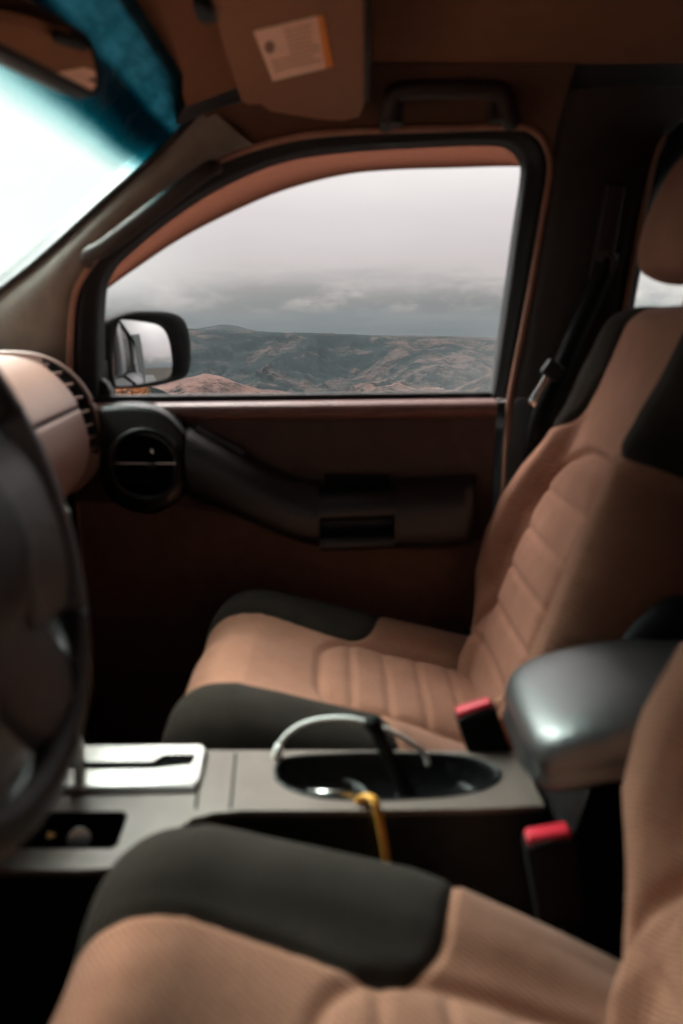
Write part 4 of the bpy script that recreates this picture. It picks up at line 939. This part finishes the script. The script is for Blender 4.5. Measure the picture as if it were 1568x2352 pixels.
# autumn bush on the slope
tb = at(303, 908, y=26); gz = -max(0, tb.xy.length-9)*.125
tree = empty('autumn_tree', 'small autumn tree with orange brown leaves below the door mirror', 'tree', (tb.x, tb.y, gz-.1))
top = Vector((tb.x, tb.y, tb.z+.2)); root_ = Vector((tb.x, tb.y, gz-.1))
g = G().tube(spline([root_, lerp(root_, top, .4)+Vector((.06, 0, 0)), top], 12), [lerp(.09, .03, k/11) for k in range(12)], 10)
for k in range(9):
    a = k*2.4; s_ = lerp(root_, top, .45+.05*k); g.tube([s_, s_+Vector((.25*math.cos(a), .25*math.sin(a), .2)), s_+Vector((.5*math.cos(a), .5*math.sin(a), .45))], [.025, .018, .008], 6)
g.make('trunk', surf('grey bark', (.12, .09, .07), .9, bump=.5, bscale=40), tree)
def leafmat():
    m, nt, b = newmat('orange autumn leaves'); L = nt.links
    oi = N(nt, 'ShaderNodeTexNoise', Scale=9., Detail=3.); L.new(coord(nt), oi.inputs['Vector'])
    rp = N(nt, 'ShaderNodeValToRGB'); e = rp.color_ramp.elements; e[0].position = .3; e[0].color = (.07, .025, .008, 1); e[1].position = .7; e[1].color = (.85, .40, .05, 1); e.new(.5).color = (.55, .19, .02, 1)
    L.new(oi.outputs['Fac'], rp.inputs['Fac']); L.new(rp.outputs['Color'], b.inputs['Base Color']); b.inputs['Roughness'].default_value = .6
    return m
g = G(); cc = Vector((tb.x, tb.y, tb.z-.05))
clumps = [cc+Vector((random.gauss(0, .30), random.gauss(0, .3), random.gauss(-.1, .28))) for _ in range(34)]
for k in range(4200):
    c_ = random.choice(clumps); p_ = c_+Vector((random.gauss(0, .10), random.gauss(0, .10), random.gauss(0, .08)))
    if p_.z > tb.z+.42: continue
    n_ = Vector((random.gauss(0, 1), random.gauss(0, 1), random.gauss(0, 1))).normalized(); a_ = n_.orthogonal().normalized()*.022; b_ = n_.cross(a_)*.75
    g.add([p_-a_, p_+b_, p_+a_, p_-b_], [(0, 1, 2, 3)])
g.make('crown', leafmat(), tree, smooth=False, recalc=False)

# haze
v = [(x, y, z) for x in (-14500, 14500) for y in (-14500, 14500) for z in (-440, 260)]
hz, nt, b = newmat('valley haze'); nt.nodes.remove(b); pv = N(nt, 'ShaderNodeVolumePrincipled'); pv.inputs['Color'].default_value = (.55, .63, .68, 1); pv.inputs['Density'].default_value = 1.1e-5; pv.inputs['Anisotropy'].default_value = .2
nt.links.new(pv.outputs[0], nt.nodes['Material Output'].inputs['Volume'])
HAZE = True
if HAZE: build('haze', v, [(0, 1, 3, 2), (4, 6, 7, 5), (0, 4, 5, 1), (2, 3, 7, 6), (0, 2, 6, 4), (1, 5, 7, 3)], hz, None, smooth=False, kind='stuff')

# ================================================================== SKY, SUN, CAMERA
w = bpy.data.worlds.new('World'); bpy.context.scene.world = w; w.use_nodes = True; nt = w.node_tree; L = nt.links
bg = nt.nodes['Background']; bg.inputs['Strength'].default_value = .1
SUN_EL, SUN_AZ = R(54), R(-46)          # azimuth from +Y, negative = towards the bonnet
sk = N(nt, 'ShaderNodeTexSky', sky_type='NISHITA', sun_disc=False, sun_elevation=SUN_EL, sun_rotation=SUN_AZ)
tc = N(nt, 'ShaderNodeTexCoord'); D = tc.outputs['Generated']
sx = N(nt, 'ShaderNodeSeparateXYZ'); L.new(D, sx.inputs[0])
def rng_(v, a, b_, c=0., d=1., smooth=False):
    r = N(nt, 'ShaderNodeMapRange'); L.new(v, r.inputs['Value'])
    if smooth: r.interpolation_type = 'SMOOTHSTEP'
    for k, q_ in zip(('From Min', 'From Max', 'To Min', 'To Max'), (a, b_, c, d)): r.inputs[k].default_value = q_
    return r.outputs['Result']
def mth(op, a, b_):
    m_ = N(nt, 'ShaderNodeMath', operation=op)
    for k, q_ in enumerate((a, b_)):
        if isinstance(q_, (int, float)): m_.inputs[k].default_value = q_
        else: L.new(q_, m_.inputs[k])
    return m_.outputs[0]
def mixc(f, a, b_):
    x = N(nt, 'ShaderNodeMix', data_type='RGBA'); L.new(f, x.inputs['Factor'])
    for s_, q_ in (('A', a), ('B', b_)):
        if isinstance(q_, tuple): x.inputs[s_].default_value = (*q_, 1)
        else: L.new(q_, x.inputs[s_])
    return x.outputs['Result']
# overcast sheet: bright towards the hidden sun, dim on the far side of the valley
sd = Vector((math.sin(SUN_AZ)*math.cos(SUN_EL), math.cos(SUN_AZ)*math.cos(SUN_EL), math.sin(SUN_EL)))
dt = N(nt, 'ShaderNodeVectorMath', operation='DOT_PRODUCT'); L.new(D, dt.inputs[0]); dt.inputs[1].default_value = sd
glow = rng_(dt.outputs['Value'], .85, .99, 0, 1, True)
SKY = 12.
def clouds(scale, det, rough, loc=(0, 0, 0)):
    mp = N(nt, 'ShaderNodeMapping'); mp.inputs['Scale'].default_value = scale; mp.inputs['Location'].default_value = loc; L.new(D, mp.inputs['Vector'])
    n_ = N(nt, 'ShaderNodeTexNoise', Scale=1., Detail=det, Roughness=rough); L.new(mp.outputs[0], n_.inputs['Vector']); return n_.outputs['Fac']
e_ = sx.outputs['Z']
soft = clouds((3.5, 3.5, 12), 4., .5)
elv = mth('ADD', e_, mth('MULTIPLY', mth('SUBTRACT', soft, .5), .05))
rp = N(nt, 'ShaderNodeValToRGB'); el = rp.color_ramp.elements
el[0].position = 0; el[0].color = (.095, .112, .118, 1); el[1].position = 1; el[1].color = (1.1, 1.07, 1.03, 1)
for p_, c_ in ((.05, (.105, .122, .128)), (.13, (.175, .18, .182)), (.20, (.285, .275, .272)), (.28, (.48, .445, .435)), (.40, (.56, .52, .515)), (.58, (.655, .61, .605)), (.77, (.82, .785, .765))):
    el.new(p_).color = (*c_, 1)
L.new(rng_(elv, 0, .24), rp.inputs['Fac'])
basec = rp.outputs['Color']
# cumulus tops standing along the cloud bank
puff = clouds((16, 16, 34), 6., .52, (1.7, .3, .4)); band = mth('MULTIPLY', rng_(e_, .018, .034, 0, 1, True), rng_(e_, .05, .078, 1, 0, True))
basec = mixc(mth('MULTIPLY', rng_(puff, .44, .70, 0, .5, True), band), basec, (.62, .555, .53))
dk = clouds((7, 7, 40), 5., .55, (4, 2, 1)); band2 = mth('MULTIPLY', rng_(e_, .0, .02, .3, 1), rng_(e_, .05, .11, 1, 0, True))
basec = mixc(mth('MULTIPLY', rng_(dk, .42, .68, 0, .35, True), band2), basec, (.20, .21, .215))
west = rng_(sx.outputs['X'], -.40, -.10, 1, 0, True)
basec = mixc(mth('MULTIPLY', west, rng_(e_, .01, .07, 0, 1, True)), basec, (.84, .86, .83))
cl = N(nt, 'ShaderNodeVectorMath', operation='SCALE'); L.new(basec, cl.inputs[0])
gain = mth('MULTIPLY', mth('ADD', mth('MULTIPLY', glow, 22), 1.0), mth('MAXIMUM', mth('MAXIMUM', rng_(sx.outputs['Y'], -.35, .12, .03, 1, True), rng_(e_, .06, .20, .3, 0, True)), rng_(sx.outputs['X'], -.95, -.75, 1, 0, True))); L.new(mth('MULTIPLY', gain, SKY), cl.inputs['Scale'])
mxs = N(nt, 'ShaderNodeMix', data_type='RGBA'); mxs.inputs['Factor'].default_value = .94; L.new(sk.outputs['Color'], mxs.inputs['A']); L.new(cl.outputs['Vector'], mxs.inputs['B'])
L.new(mxs.outputs['Result'], bg.inputs['Color'])

sl = bpy.data.lights.new('sun', 'SUN'); sl.energy = 1.0; sl.angle = R(14); sl.color = (1, .95, .88)
so = bpy.data.objects.new('sun', sl); C.objects.link(so); so.rotation_euler = (-sd).to_track_quat('-Z', 'Y').to_euler()

cam = bpy.data.cameras.new('camera'); cam.sensor_fit = 'HORIZONTAL'; cam.sensor_width = 24; cam.lens = 24*F/1568
co = bpy.data.objects.new('camera', cam); C.objects.link(co); co.location = CAM; co.rotation_euler = (math.pi/2-PT, 0, 0)
cam.clip_start = .02; cam.clip_end = 60000
cam.dof.use_dof = True; cam.dof.focus_distance = 40; cam.dof.aperture_fstop = 3.3; cam.dof.aperture_blades = 9
sc = bpy.context.scene; sc.camera = co
sc.view_settings.view_transform = 'Standard'; sc.view_settings.look = 'None'; sc.view_settings.exposure = .58
sc.cycles.use_denoising = True
sc.cycles.max_bounces = 8; sc.cycles.diffuse_bounces = 4; sc.cycles.transparent_max_bounces = 12; sc.cycles.volume_bounces = 0
sc.cycles.caustics_reflective = False; sc.cycles.caustics_refractive = False
